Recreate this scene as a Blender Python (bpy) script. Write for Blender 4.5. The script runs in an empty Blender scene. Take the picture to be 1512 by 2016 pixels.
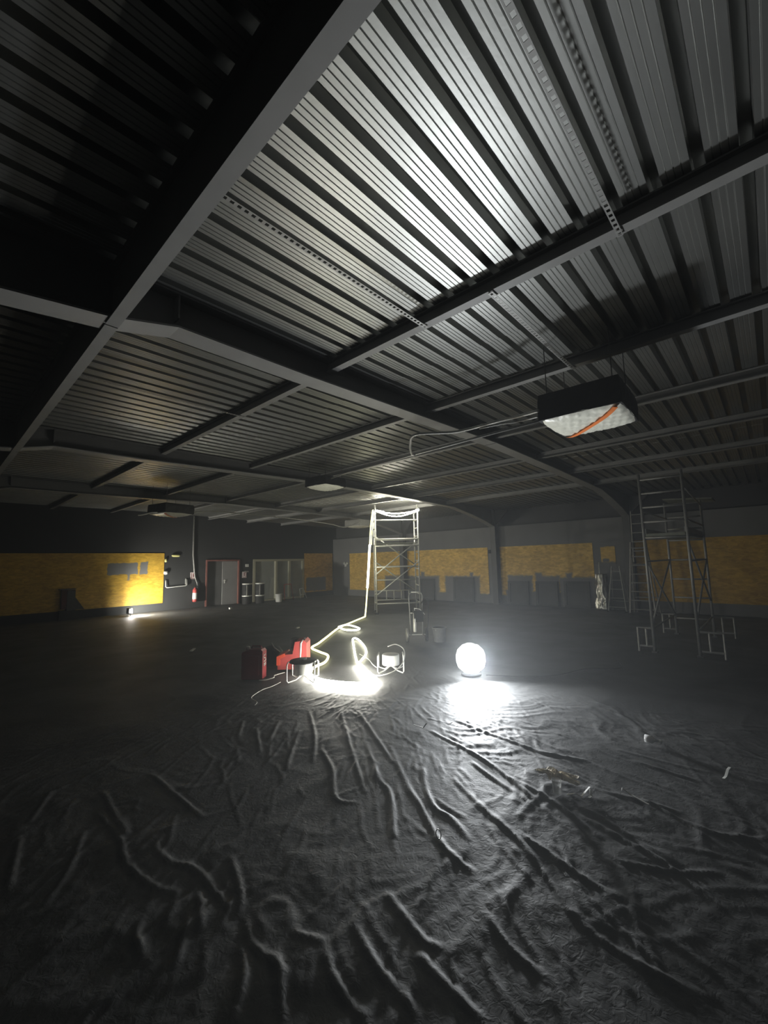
import bpy, math, random
import numpy as np
from mathutils import Vector, Matrix
random.seed(7); rng = np.random.RandomState(11)
S = bpy.context.scene; COL = S.collection

# ---------------------------------------------------------------- camera
cd = bpy.data.cameras.new('camera'); cam = bpy.data.objects.new('camera', cd); COL.objects.link(cam)
cd.sensor_fit = 'VERTICAL'; cd.sensor_height = 36.0; cd.lens = 829.96 / 2016 * 36.0
cd.clip_start = 0.05; cd.clip_end = 100
EYE = 1.72
Rw = Matrix(((0.67753, 0.07131, 0.73204), (-0.73513, 0.09633, 0.67101), (-0.02267, -0.99279, 0.11773)))
right = Rw.col[0].normalized(); down = Rw.col[1].normalized(); fwd = right.cross(down).normalized(); down = fwd.cross(right)
cam.matrix_world = Matrix(((right.x, -down.x, -fwd.x, 0), (right.y, -down.y, -fwd.y, 0), (right.z, -down.z, -fwd.z, EYE), (0, 0, 0, 1)))
S.camera = cam
# ---------------------------------------------------------------- world, exposure
W = bpy.data.worlds.new('night'); S.world = W; W.use_nodes = True
W.node_tree.nodes['Background'].inputs[0].default_value = (0.5, 0.55, 0.6, 1)
W.node_tree.nodes['Background'].inputs[1].default_value = 0.0
vs = W.node_tree.nodes.new('ShaderNodeVolumeScatter'); vs.inputs['Color'].default_value = (.90, .95, 1, 1)
vs.inputs['Density'].default_value = 0.007; vs.inputs['Anisotropy'].default_value = 0.55      # thin haze added for the glow around the lamps
W.node_tree.links.new(vs.outputs[0], W.node_tree.nodes['World Output'].inputs['Volume'])
S.view_settings.view_transform = 'Standard'; S.view_settings.look = 'None'
S.view_settings.gamma = 1.0; S.view_settings.exposure = 0.0
S.view_settings.use_curve_mapping = False
S.cycles.max_bounces = 6; S.cycles.diffuse_bounces = 3; S.cycles.glossy_bounces = 3; S.cycles.volume_bounces = 0
# light strengths of the lamps that stand in the room (used by their builders)
E_FLOOD = 14.0; FLOOD_W = 108.0; FLOOD_AIM = (-.68, -.68, .04); FLOOD_SPREAD = 150.0; E_ROPE_HOT = 120.0; E_ROPE_MID = 12.0; E_ROPE_DIM = 3.0; E_LAMP = 1700.0; E_GARLAND = 110.0

# ---------------------------------------------------------------- materials
def nodes(name):
    m = bpy.data.materials.new(name); m.use_nodes = True
    nt = m.node_tree; return m, nt, nt.nodes['Principled BSDF']
def sv(b, k, v):
    b.inputs[k].default_value = v
def mat(name, col, rough=0.6, metal=0.0, var=0.15, scale=8.0, bump=0.0, bscale=60.0, **kw):
    m, nt, b = nodes(name)
    tc = nt.nodes.new('ShaderNodeTexCoord'); n = nt.nodes.new('ShaderNodeTexNoise')
    n.inputs['Scale'].default_value = scale; n.inputs['Detail'].default_value = 5
    nt.links.new(tc.outputs['Object'], n.inputs['Vector'])
    mx = nt.nodes.new('ShaderNodeMix'); mx.data_type = 'RGBA'
    mx.inputs[6].default_value = tuple(c * (1 - var) for c in col) + (1,)
    mx.inputs[7].default_value = tuple(min(1, c * (1 + var)) for c in col) + (1,)
    nt.links.new(n.outputs['Fac'], mx.inputs[0]); nt.links.new(mx.outputs[2], b.inputs['Base Color'])
    sv(b, 'Roughness', rough); sv(b, 'Metallic', metal)
    if bump:
        n2 = nt.nodes.new('ShaderNodeTexNoise'); n2.inputs['Scale'].default_value = bscale; n2.inputs['Detail'].default_value = 4
        nt.links.new(tc.outputs['Object'], n2.inputs['Vector'])
        bp = nt.nodes.new('ShaderNodeBump'); bp.inputs['Strength'].default_value = bump; bp.inputs['Distance'].default_value = 0.01
        nt.links.new(n2.outputs['Fac'], bp.inputs['Height']); nt.links.new(bp.outputs['Normal'], b.inputs['Normal'])
    for k, v in kw.items(): sv(b, k.replace('_', ' '), v)
    return m
def glow(name, col, strength):
    m = bpy.data.materials.new(name); m.use_nodes = True; nt = m.node_tree
    b = nt.nodes['Principled BSDF']; sv(b, 'Base Color', (0.8, 0.8, 0.7, 1))
    sv(b, 'Emission Color', col + (1,)); sv(b, 'Emission Strength', strength)
    return m

M = {}
M['steel'] = mat('painted_black_steel', (0.10, 0.10, 0.10), 0.5, 0.0, 0.25, 3, 0.1, 40)
M['purlin'] = mat('grey_purlin_steel', (0.26, 0.26, 0.255), 0.45, 0.0, 0.2, 4)
M['deck'] = mat('galvanised_deck', (0.38, 0.385, 0.37), 0.39, 0.86, 0.2, 1.6, 0.05, 25)
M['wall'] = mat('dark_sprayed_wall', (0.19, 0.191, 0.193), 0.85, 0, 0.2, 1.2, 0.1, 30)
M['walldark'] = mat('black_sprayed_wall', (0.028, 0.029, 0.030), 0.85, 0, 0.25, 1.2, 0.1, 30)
M['clad'] = mat('black_cladding', (0.06, 0.06, 0.062), 0.7, 0, 0.2, 2)
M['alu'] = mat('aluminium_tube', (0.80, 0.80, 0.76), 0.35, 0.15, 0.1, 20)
M['alu_dull'] = mat('dull_aluminium_tube', (0.34, 0.34, 0.33), 0.5, 0.4, 0.2, 12)  # darker, duller tube metal
M['strap'] = mat('galvanised_strap', (0.30, 0.30, 0.29), 0.5, 0.5, 0.15, 15)
M['black'] = mat('black_plastic_wrap', (0.014, 0.014, 0.015), 0.55, 0, 0.3, 5, 0.3, 20)
M['rubber'] = mat('black_rubber', (0.02, 0.02, 0.02), 0.7)
M['white'] = mat('white_plastic', (0.72, 0.73, 0.70), 0.45, 0, 0.06)
M['grey'] = mat('grey_board', (0.10, 0.102, 0.104), 0.8, 0, 0.2, 4)
M['greyframe'] = mat('grey_board_frame', (0.085, 0.087, 0.09), 0.75, 0, 0.2, 4)
M['red'] = mat('red_enamel', (0.20, 0.018, 0.022), 0.4, 0, 0.15, 6)
M['redface'] = mat('red_plastic', (0.48, 0.075, 0.07), 0.45, 0, 0.15, 6)
M['orange'] = mat('orange_strap', (0.90, 0.24, 0.05), 0.6, 0, 0.1)
M['cream'] = mat('cream_door_frame', (0.42, 0.41, 0.31), 0.5, 0, 0.1, 5)
M['redframe'] = mat('red_primer_frame', (0.22, 0.09, 0.075), 0.6, 0, 0.3, 5)
M['leafdark'] = mat('dark_dusty_door_leaf', (0.10, 0.10, 0.10), 0.7, 0, 0.5, 1.5)
M['leafgrey'] = mat('grey_dusty_door_leaf', (0.24, 0.24, 0.24), 0.6, 0, 0.3, 1.5)
M['yellowglow'] = mat('cream_plastic', (0.75, 0.72, 0.30), 0.5, 0, 0.1)
M['brown'] = mat('crumpled_kraft_paper', (0.75, 0.68, 0.56), 0.85, 0, 0.2, 20)
M['cable'] = mat('white_cable_sheath', (0.6, 0.6, 0.56), 0.45)
M['insul'] = mat('grey_pipe_lagging', (0.36, 0.36, 0.34), 0.35, 0.3, 0.3, 30)
M['backroom'] = mat('back_room_grey', (0.16, 0.16, 0.14), 0.8, 0, 0.6, 1.4)
M['board'] = mat('timber_platform', (0.20, 0.21, 0.17), 0.8, 0, 0.3, 10)
M['rope_hot'] = glow('glowing_light_tube', (1.0, 0.97, 0.86), E_ROPE_HOT)
M['rope_mid'] = glow('glowing_light_tube_mid', (1.0, 0.98, 0.72), E_ROPE_MID)
M['rope_dim'] = glow('glowing_light_tube_soft', (1.0, 0.95, 0.42), E_ROPE_DIM)
M['rope_gar'] = glow('glowing_light_tube_top', (1.0, 0.96, 0.80), E_GARLAND)
M['lamp_added_glow'] = glow('work_light_added_glow', (1.0, .97, .9), 250.0)  # for the glowing strip added to the work light
M['flood'] = glow('floodlight_diffuser', (0.93, 0.97, 1.0), E_FLOOD)
M['lampface'] = glow('work_light_face', (1.0, 0.97, 0.86), E_LAMP)

def clear_mat():
    m, nt, b = nodes('clear_pane'); sv(b, 'Base Color', (0.8, 0.85, 0.8, 1)); sv(b, 'Roughness', 0.12)
    sv(b, 'Transmission Weight', 0.0); sv(b, 'Alpha', 0.22); return m
M['pane'] = clear_mat()
def cup_mat():
    m, nt, b = nodes('translucent_white_plastic'); tc = nt.nodes.new('ShaderNodeTexCoord'); n = nt.nodes.new('ShaderNodeTexNoise'); n.inputs['Scale'].default_value = 30
    nt.links.new(tc.outputs['Object'], n.inputs['Vector']); r = nt.nodes.new('ShaderNodeValToRGB'); r.color_ramp.elements[0].color = (.8, .8, .78, 1); r.color_ramp.elements[1].color = (.95, .95, .93, 1)
    nt.links.new(n.outputs['Fac'], r.inputs['Fac']); nt.links.new(r.outputs['Color'], b.inputs['Base Color']); sv(b, 'Transmission Weight', .7); sv(b, 'Roughness', .35); sv(b, 'IOR', 1.2); return m
M['cup'] = cup_mat()

def foil_mat():      # clouded crumpled polythene
    m, nt, b = nodes('clouded_polythene')
    tc = nt.nodes.new('ShaderNodeTexCoord'); mp = nt.nodes.new('ShaderNodeMapping'); mp.inputs['Scale'].default_value = (3, 22, 22)
    mp.inputs['Rotation'].default_value = (0, 0, 0.5)
    n = nt.nodes.new('ShaderNodeTexNoise'); n.inputs['Scale'].default_value = 1.0; n.inputs['Detail'].default_value = 5
    nt.links.new(tc.outputs['Object'], mp.inputs['Vector']); nt.links.new(mp.outputs['Vector'], n.inputs['Vector'])
    r = nt.nodes.new('ShaderNodeValToRGB'); r.color_ramp.elements[0].position = 0.35; r.color_ramp.elements[1].position = 0.65
    r.color_ramp.elements[0].color = (0.80, 0.80, 0.70, 1); r.color_ramp.elements[1].color = (0.95, 0.95, 0.84, 1)
    nt.links.new(n.outputs['Fac'], r.inputs['Fac']); nt.links.new(r.outputs['Color'], b.inputs['Base Color'])
    bp = nt.nodes.new('ShaderNodeBump'); bp.inputs['Strength'].default_value = 0.3; bp.inputs['Distance'].default_value = 0.01
    nt.links.new(n.outputs['Fac'], bp.inputs['Height']); nt.links.new(bp.outputs['Normal'], b.inputs['Normal'])
    sv(b, 'Roughness', 0.3); return m
M['foil'] = foil_mat()

def math_n(nt, op, a, b=None):
    n = nt.nodes.new('ShaderNodeMath'); n.operation = op
    for i, v in enumerate((a, b)):
        if v is None: continue
        if isinstance(v, (int, float)): n.inputs[i].default_value = v
        else: nt.links.new(v, n.inputs[i])
    return n.outputs[0]

def osb_mat(name, spray=(), axis='Y', base=(0.55, 0.34, 0.040), spraycol=(0.16, 0.162, 0.165)):
    """yellow stained strand board; spray = (u0,u1,v0,v1,softness) patches of grey paint, in metres on the board"""
    m, nt, b = nodes(name); L = nt.links
    tc = nt.nodes.new('ShaderNodeTexCoord'); cols = []
    for k, (ang, sc) in enumerate(((0.6, 1.0), (-0.8, 1.25), (1.5, 0.8))):
        mp = nt.nodes.new('ShaderNodeMapping')
        mp.inputs['Rotation'].default_value = (ang, 0, 0) if axis == 'Y' else (0, ang, 0)
        mp.inputs['Scale'].default_value = (7 * sc, 7 * sc, 17 * sc)
        L.new(tc.outputs['Object'], mp.inputs['Vector'])
        v = nt.nodes.new('ShaderNodeTexVoronoi'); v.inputs['Scale'].default_value = 1.0
        L.new(mp.outputs['Vector'], v.inputs['Vector'])
        sx = nt.nodes.new('ShaderNodeSeparateColor'); L.new(v.outputs['Color'], sx.inputs[0]); cols.append(sx.outputs[k])
    f = math_n(nt, 'MULTIPLY', math_n(nt, 'ADD', math_n(nt, 'ADD', cols[0], cols[1]), cols[2]), 0.3333)
    r = nt.nodes.new('ShaderNodeValToRGB'); e = r.color_ramp.elements
    e[0].position = 0.22; e[0].color = tuple(c * k for c, k in zip(base, (0.80, 0.76, 0.7))) + (1,)
    e[1].position = 0.8; e[1].color = tuple(min(1, c * k) for c, k in zip(base, (1.15, 1.2, 1.7))) + (1,)
    L.new(f, r.inputs['Fac'])
    cur = r.outputs['Color']
    # broad stain variation
    n = nt.nodes.new('ShaderNodeTexNoise'); n.inputs['Scale'].default_value = 1.3; n.inputs['Detail'].default_value = 6
    L.new(tc.outputs['Object'], n.inputs['Vector'])
    mx0 = nt.nodes.new('ShaderNodeMix'); mx0.data_type = 'RGBA'; mx0.blend_type = 'MULTIPLY'; mx0.inputs[0].default_value = 0.55
    rr = nt.nodes.new('ShaderNodeValToRGB'); rr.color_ramp.elements[0].position = 0.3; rr.color_ramp.elements[1].position = 0.6
    rr.color_ramp.elements[0].color = (0.62, 0.60, 0.55, 1); rr.color_ramp.elements[1].color = (1, 1, 1, 1)
    L.new(n.outputs['Fac'], rr.inputs['Fac']); L.new(cur, mx0.inputs[6]); L.new(rr.outputs['Color'], mx0.inputs[7]); cur = mx0.outputs[2]
    if spray:
        nz = nt.nodes.new('ShaderNodeTexNoise'); nz.inputs['Scale'].default_value = 7.0; nz.inputs['Detail'].default_value = 3
        L.new(tc.outputs['Object'], nz.inputs['Vector'])
        wob = math_n(nt, 'MULTIPLY', math_n(nt, 'SUBTRACT', nz.outputs['Fac'], 0.5), 0.12)
        sp = nt.nodes.new('ShaderNodeSeparateXYZ'); L.new(tc.outputs['Object'], sp.inputs[0])
        U = sp.outputs['Y'] if axis == 'Y' else sp.outputs['X']; V = sp.outputs['Z']; tot = None
        for (u0, u1, v0, v1, soft) in spray:
            du = math_n(nt, 'SUBTRACT', math_n(nt, 'ABSOLUTE', math_n(nt, 'SUBTRACT', U, (u0 + u1) / 2)), abs(u1 - u0) / 2)
            dv = math_n(nt, 'SUBTRACT', math_n(nt, 'ABSOLUTE', math_n(nt, 'SUBTRACT', V, (v0 + v1) / 2)), abs(v1 - v0) / 2)
            d = math_n(nt, 'ADD', math_n(nt, 'MAXIMUM', du, dv), wob)
            mr = nt.nodes.new('ShaderNodeMapRange'); mr.interpolation_type = 'SMOOTHSTEP'
            L.new(d, mr.inputs['Value']); mr.inputs['From Min'].default_value = -soft; mr.inputs['From Max'].default_value = soft
            mr.inputs['To Min'].default_value = 1; mr.inputs['To Max'].default_value = 0
            tot = mr.outputs[0] if tot is None else math_n(nt, 'MAXIMUM', tot, mr.outputs[0])
        mx = nt.nodes.new('ShaderNodeMix'); mx.data_type = 'RGBA'; L.new(tot, mx.inputs[0]); L.new(cur, mx.inputs[6])
        mx.inputs[7].default_value = spraycol + (1,); cur = mx.outputs[2]
    L.new(cur, b.inputs['Base Color']); sv(b, 'Roughness', 0.6)
    return m

def sheet_mat():     # black polythene on the floor
    m, nt, b = nodes('black_floor_polythene'); L = nt.links
    tc = nt.nodes.new('ShaderNodeTexCoord')
    n = nt.nodes.new('ShaderNodeTexNoise'); n.inputs['Scale'].default_value = 1.2; n.inputs['Detail'].default_value = 8; n.inputs['Distortion'].default_value = 0.6
    L.new(tc.outputs['Object'], n.inputs['Vector'])
    r = nt.nodes.new('ShaderNodeValToRGB'); r.color_ramp.elements[0].position = 0.35; r.color_ramp.elements[1].position = 0.75
    r.color_ramp.elements[0].color = (0.045, 0.046, 0.046, 1); r.color_ramp.elements[1].color = (0.10, 0.101, 0.10, 1)
    L.new(n.outputs['Fac'], r.inputs['Fac']); L.new(r.outputs['Color'], b.inputs['Base Color'])
    n2 = nt.nodes.new('ShaderNodeTexNoise'); n2.inputs['Scale'].default_value = 26; n2.inputs['Detail'].default_value = 5; n2.inputs['Distortion'].default_value = 1.2
    L.new(tc.outputs['Object'], n2.inputs['Vector'])
    bp = nt.nodes.new('ShaderNodeBump'); bp.inputs['Strength'].default_value = 0.25; bp.inputs['Distance'].default_value = 0.01
    L.new(n2.outputs['Fac'], bp.inputs['Height']); L.new(bp.outputs['Normal'], b.inputs['Normal'])
    sv(b, 'Roughness', 0.64)
    return m
M['sheet'] = sheet_mat()

# ---------------------------------------------------------------- mesh builder
class MB:
    def __init__(s): s.v = []; s.f = []
    def box(s, c, d, rz=0.0, rot=None):
        R = rot if rot is not None else Matrix.Rotation(rz, 3, 'Z'); b = len(s.v); c = Vector(c)
        for x in (-1, 1):
            for y in (-1, 1):
                for z in (-1, 1): s.v.append(tuple(c + R @ Vector((x * d[0] / 2, y * d[1] / 2, z * d[2] / 2))))
        for q in ((0, 1, 3, 2), (4, 6, 7, 5), (0, 4, 5, 1), (2, 3, 7, 6), (0, 2, 6, 4), (1, 5, 7, 3)): s.f.append(tuple(b + i for i in q))
        return s
    def tube(s, pts, r, n=10, closed=False, cap=True):
        pts = [Vector(p) for p in pts]; b = len(s.v); k = len(pts); up = None
        for i, p in enumerate(pts):
            if closed: t = pts[(i + 1) % k] - pts[i - 1]
            else: t = pts[min(i + 1, k - 1)] - pts[max(i - 1, 0)]
            t.normalize()
            if up is None: up = Vector((0, 0, 1)) if abs(t.z) < 0.9 else Vector((1, 0, 0))
            up = (up - t * up.dot(t)); up.normalize(); w = t.cross(up); rr = r[i] if isinstance(r, (list, tuple)) else r
            for j in range(n):
                a = 2 * math.pi * j / n; s.v.append(tuple(p + up * (rr * math.cos(a)) + w * (rr * math.sin(a))))
        m = k if closed else k - 1
        for i in range(m):
            for j in range(n):
                a = b + i * n + j; c = b + i * n + (j + 1) % n; d = b + ((i + 1) % k) * n
                s.f.append((a, c, d + (j + 1) % n, d + j))
        if cap and not closed:
            s.f.append(tuple(b + j for j in range(n))[::-1]); s.f.append(tuple(b + (k - 1) * n + j for j in range(n)))
        return s
    def lathe(s, c, prof, n=24, axis='Z', cap=True):
        """prof: (radius, height) from bottom to top"""
        b = len(s.v); c = Vector(c)
        for (r, h) in prof:
            for j in range(n):
                a = 2 * math.pi * j / n; x, y = r * math.cos(a), r * math.sin(a)
                p = {'Z': Vector((x, y, h)), 'X': Vector((h, x, y)), 'Y': Vector((x, h, y))}[axis]; s.v.append(tuple(c + p))
        for i in range(len(prof) - 1):
            for j in range(n):
                a = b + i * n + j; d = b + i * n + (j + 1) % n; s.f.append((a, d, d + n, a + n))
        if cap: s.f.append(tuple(b + j for j in range(n))[::-1]); s.f.append(tuple(b + (len(prof) - 1) * n + j for j in range(n)))
        return s
    def prism(s, poly, vec):
        """poly: 3D points of one face, swept by vec"""
        b = len(s.v); k = len(poly); vec = Vector(vec)
        for p in poly: s.v.append(tuple(p))
        for p in poly: s.v.append(tuple(Vector(p) + vec))
        s.f.append(tuple(range(b, b + k))[::-1]); s.f.append(tuple(range(b + k, b + 2 * k)))
        for i in range(k): j = (i + 1) % k; s.f.append((b + i, b + j, b + k + j, b + k + i))
        return s
    def build(s, name, m, parent=None, smooth=False, loc=None):
        me = bpy.data.meshes.new(name)
        o = Vector(loc) if loc is not None else Vector((0, 0, 0))
        if parent is not None and loc is None: o = Vector((0, 0, 0))
        me.from_pydata([tuple(Vector(v) - o) for v in s.v], [], s.f)
        me.materials.append(m if not isinstance(m, str) else M[m])
        if smooth: me.polygons.foreach_set('use_smooth', [True] * len(me.polygons))
        me.update()
        ob = bpy.data.objects.new(name, me); COL.objects.link(ob)
        if parent is not None:
            ob.parent = parent
            ob.location = o - (Vector(parent['_o']) if '_o' in parent else Vector((0, 0, 0)))
        else: ob.location = o
        return ob
def tag(o, label=None, cat=None, group=None, kind=None):
    if label: o['label'] = label
    if cat: o['category'] = cat
    if group: o['group'] = group
    if kind: o['kind'] = kind
    return o
def empty(name, loc, label, cat, group=None):
    """geometry of its parts is written in world coordinates; the parent carries the location"""
    o = bpy.data.objects.new(name, None); COL.objects.link(o); o.location = loc; o.empty_display_size = 0.1
    tag(o, label, cat, group); return o
def part(mb, name, m, root, smooth=False, label=None):
    """mb in world coordinates -> child of root"""
    o = mb.build(name, m, None, smooth)
    o.parent = root
    off = root.matrix_world.inverted() if False else None
    base = Vector(root.location); p = root.parent
    while p is not None: base += Vector(p.location); p = p.parent
    o.location = -base
    if label: o['label'] = label
    return o
def sub(mb, name, m, parent, smooth=False, label=None):
    o = mb.build(name, m, None, smooth); o.parent = parent; o.location = (0, 0, 0)
    if label: o['label'] = label
    return o
def copy_tree(o, parent=None):
    c = o.copy(); COL.objects.link(c)
    if parent is not None: c.parent = parent
    for ch in list(o.children): copy_tree(ch, c)
    return c
def structure(mb, name, m, smooth=False, label=None):
    o = mb.build(name, m, None, smooth); o['kind'] = 'structure'
    if label: o['label'] = label
    return o
# ================================================================ the hall
XW, YL = 15.47, 18.1            # inner faces of the right and the left wall
XB, YF = -9.0, -6.5             # walls behind the camera
F_Y = (3.40, 8.12, 12.86)       # the three portal frames
DZ = 3.90                       # underside of the roof deck at the middle
def deck_z(x):                  # the deck falls gently to both eaves
    return DZ - max(0.0, x - 6.45) * 0.024 - max(0.0, 0.0 - x) * 0.024

# floor covered with wrinkled black polythene ---------------------------------
FOLDS = [[(3.01,3.06),(2.61,2.52),(2.50,2.30),(2.20,2.00),(2.13,1.92)],
[(3.09,2.82),(2.69,2.30),(2.50,2.00),(2.30,1.72),(2.22,1.53),(2.19,1.40)],
[(2.96,2.36),(2.59,1.98),(2.53,1.77),(2.41,1.56)],
[(2.97,2.03),(2.80,1.73),(2.68,1.47),(2.58,1.29),(2.39,1.04),(2.26,0.89),(2.20,0.75)],
[(2.67,1.36),(2.61,1.15),(2.54,0.93),(2.51,0.75)],
[(3.12,1.17),(3.04,0.93),(2.96,0.67),(2.84,0.47),(2.76,0.36)],
[(3.48,0.59),(3.44,0.46),(3.47,0.36),(3.57,0.20)],
[(3.56,3.75),(3.17,3.09),(2.88,2.60)],
[(2.64,3.28),(2.45,2.90),(2.19,2.56),(2.24,2.40)],
[(2.76,3.79),(2.36,3.38),(2.20,3.20)],
[(2.51,4.20),(2.24,3.68)],
[(0.84,3.51),(0.70,3.17),(0.55,2.94)],
[(0.97,3.70),(0.98,3.27),(0.93,2.97),(0.97,2.66),(1.04,2.51)],
[(1.10,3.01),(1.10,2.80),(1.18,2.61),(1.18,2.43),(1.17,2.17)],
[(1.36,2.54),(1.26,2.24),(1.18,2.13)],
[(1.19,2.07),(1.14,1.92),(1.15,1.80),(1.16,1.67)],
[(1.11,1.95),(1.03,1.80),(0.92,1.68)],
[(1.19,1.80),(1.10,1.63),(1.05,1.54)],
[(1.34,1.65),(1.27,1.49),(1.26,1.31)],
[(1.30,1.82),(1.36,1.68)],
[(1.12,2.42),(1.02,2.18)],
[(1.06,3.50),(1.02,3.29),(1.07,3.99)],
[(3.52,1.09),(3.56,0.84),(3.57,0.64)],
[(1.51,1.63),(1.44,1.43),(1.40,1.17)],
[(1.76,1.66),(1.67,1.36),(1.69,1.26)],
[(1.42,4.00),(1.42,3.47),(1.43,3.07)],
[(0.85,2.46),(0.80,2.36),(0.79,2.24)],
[(1.03,2.30),(0.94,2.19),(0.87,2.09)],
[(1.99,1.20),(1.90,1.05),(1.86,0.85)],
[(2.20,0.75),(2.18,0.52),(2.20,0.35)],
[(3.27,1.73),(3.15,1.32),(2.95,0.97)],
[(3.31,2.08),(3.09,1.60)],
[(3.62,2.74),(3.40,1.98),(3.08,1.41)],
[(4.02,2.69),(3.86,1.73),(3.94,1.33)],
[(2.79,4.20),(2.42,3.82)],
[(2.53,4.51),(2.29,4.17)],
[(3.20,4.20),(2.78,3.56),(2.43,3.14)],
[(3.43,3.91),(2.85,3.11),(2.38,2.44)],
[(0.80,4.32),(0.62,3.93)],
[(0.55,3.76),(0.44,3.23)],
[(4.18,1.04),(4.13,0.58)],
[(1.59,1.33),(1.56,1.10),(1.55,0.98)],
[(2.80,0.79),(2.90,0.57),(3.05,0.38)]]

def axis_pts(lo, a, b, hi, fine, coarse):
    l = np.arange(lo, a, coarse); m = np.arange(a, b, fine); h = np.arange(b, hi + coarse * .5, coarse); h[-1] = hi
    return np.concatenate([l, m, h])
gx = axis_pts(XB, 0.2, 7.4, XW, 0.018, 0.09); gy = axis_pts(YF, -0.4, 6.6, YL, 0.018, 0.09)
GX, GY = np.meshgrid(gx, gy, indexing='ij')
def vnoise(x, y, seed):
    r = np.random.RandomState(seed); T = r.rand(256, 256)
    xi = np.floor(x).astype(int); yi = np.floor(y).astype(int); fx = x - xi; fy = y - yi
    fx = fx * fx * (3 - 2 * fx); fy = fy * fy * (3 - 2 * fy)
    a = T[xi & 255, yi & 255]; b = T[(xi + 1) & 255, yi & 255]; c = T[xi & 255, (yi + 1) & 255]; d = T[(xi + 1) & 255, (yi + 1) & 255]
    return (a * (1 - fx) + b * fx) * (1 - fy) + (c * (1 - fx) + d * fx) * fy
def ridged(x, y, seed, octv=3):
    h = 0; amp = 1; tot = 0
    for o in range(octv):
        n = 1 - np.abs(2 * vnoise(x, y, seed + o) - 1); h = h + amp * n ** 3; tot += amp; amp *= .5; x = x * 2.03 + 7.1; y = y * 2.03 + 3.7
    return h / tot
HZ = np.zeros_like(GX)
# polythene dragged away from the lamps: creases run outwards from about (5.2, 4.6)
cx, cy = 6.2, 5.6
rad = np.hypot(GX - cx, GY - cy); ang = np.arctan2(GY - cy, GX - cx)
warp = (vnoise(GX * 1.1, GY * 1.1, 90) - .5) * 0.35 + (vnoise(GX * 3, GY * 3, 91) - .5) * 0.10
AW = (ang + math.pi) + warp * 1.2
near = np.clip(1 - (np.hypot(GX - 2.6, GY - 2.0) - 1.8) / 3.2, 0.16, 1)
m1 = np.clip((vnoise(GX * .8 + 9, GY * .8, 33) - .30) * 2.6, 0, 1)
m2 = np.clip((vnoise(GX * 1.0 + 3, GY * 1.0, 37) - .35) * 2.6, 0, 1)
HZ += 0.012 * near * m1 * ridged(AW * 9.0, rad * 0.9, 5, 2) ** 1.5
HZ += 0.009 * near * m2 * ridged(AW * 24.0 + 5, rad * 2.0, 15, 2)
HZ += 0.004 * near * (1 - m1 * .6) * ridged(GX * 3.3 + 1.5 * warp * 8, GY * 3.3, 25, 3)
HZ += 0.004 * near * ridged(GX * 11 + GY * 5, GY * 8 - GX * 4, 45, 2) * m2
HZ += 0.006 * ridged(GX * .9, GY * .9, 65, 2)
def add_fold(poly, w, hgt):
    global HZ
    P = np.array(poly, float)
    # smooth the polyline
    t = np.linspace(0, len(P) - 1, (len(P) - 1) * 6 + 1); i = np.clip(t.astype(int), 0, len(P) - 2); f = (t - i)[:, None]
    p0 = P[np.clip(i - 1, 0, len(P) - 1)]; p1 = P[i]; p2 = P[i + 1]; p3 = P[np.clip(i + 2, 0, len(P) - 1)]
    P = .5 * ((2 * p1) + (-p0 + p2) * f + (2 * p0 - 5 * p1 + 4 * p2 - p3) * f ** 2 + (-p0 + 3 * p1 - 3 * p2 + p3) * f ** 3)
    lo = P.min(0) - w * 4; hi = P.max(0) + w * 4
    ix = np.searchsorted(gx, (lo[0], hi[0])); iy = np.searchsorted(gy, (lo[1], hi[1]))
    X = GX[ix[0]:ix[1], iy[0]:iy[1]]; Y = GY[ix[0]:ix[1], iy[0]:iy[1]]
    if X.size == 0: return
    best = np.full(X.shape, 9.); tt = np.zeros(X.shape); n = len(P) - 1
    for k in range(n):
        a, b = P[k], P[k + 1]; ab = b - a; L2 = max(ab @ ab, 1e-9)
        s = np.clip(((X - a[0]) * ab[0] + (Y - a[1]) * ab[1]) / L2, 0, 1)
        d = np.hypot(X - a[0] - s * ab[0], Y - a[1] - s * ab[1]); q = d < best
        best = np.where(q, d, best); tt = np.where(q, (k + s) / n, tt)
    taper = np.sin(np.pi * np.clip(tt * .9 + .05, 0, 1)) ** .6
    wob = .7 + .6 * vnoise(X * 7, Y * 7, 77)
    prof = np.exp(-(best / (w * wob)) ** 1.25) - .22 * np.exp(-((best - 2.2 * w) / w) ** 2)
    HZ[ix[0]:ix[1], iy[0]:iy[1]] += hgt * taper * prof
fr = random.Random(5)
for f in FOLDS: add_fold(f, 0.015, 0.012)
for k in range(900):
    x = fr.uniform(.6, 5.6); y = fr.uniform(-.1, 5.4)
    if math.hypot(x, y) < .8: continue
    a = math.atan2(y - cy, x - cx) + fr.gauss(0, .28); L = fr.uniform(.12, .7); q = [(x, y)]
    for j in range(3): a += fr.gauss(0, .15); x += math.cos(a) * L / 3; y += math.sin(a) * L / 3; q.append((x, y))
    add_fold(q, fr.uniform(.008, .015), fr.uniform(.0015, .006))
flat = np.clip((np.hypot(GX - 5.0, GY - 5.2) - .2) / 1.6, .25, 1)      # flatter where the lamps stand
HZ *= flat
HZ -= np.median(HZ); HZ = np.clip(HZ, -0.02, 0.06)
nx, ny = GX.shape
co = np.stack([GX, GY, HZ], -1).reshape(-1, 3)
idx = np.arange(nx * ny).reshape(nx, ny)
quads = np.stack([idx[:-1, :-1], idx[1:, :-1], idx[1:, 1:], idx[:-1, 1:]], -1).reshape(-1, 4)
me = bpy.data.meshes.new('floor'); me.vertices.add(len(co)); me.vertices.foreach_set('co', co.ravel())
me.loops.add(quads.size); me.loops.foreach_set('vertex_index', quads.ravel().astype(np.int32))
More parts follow.
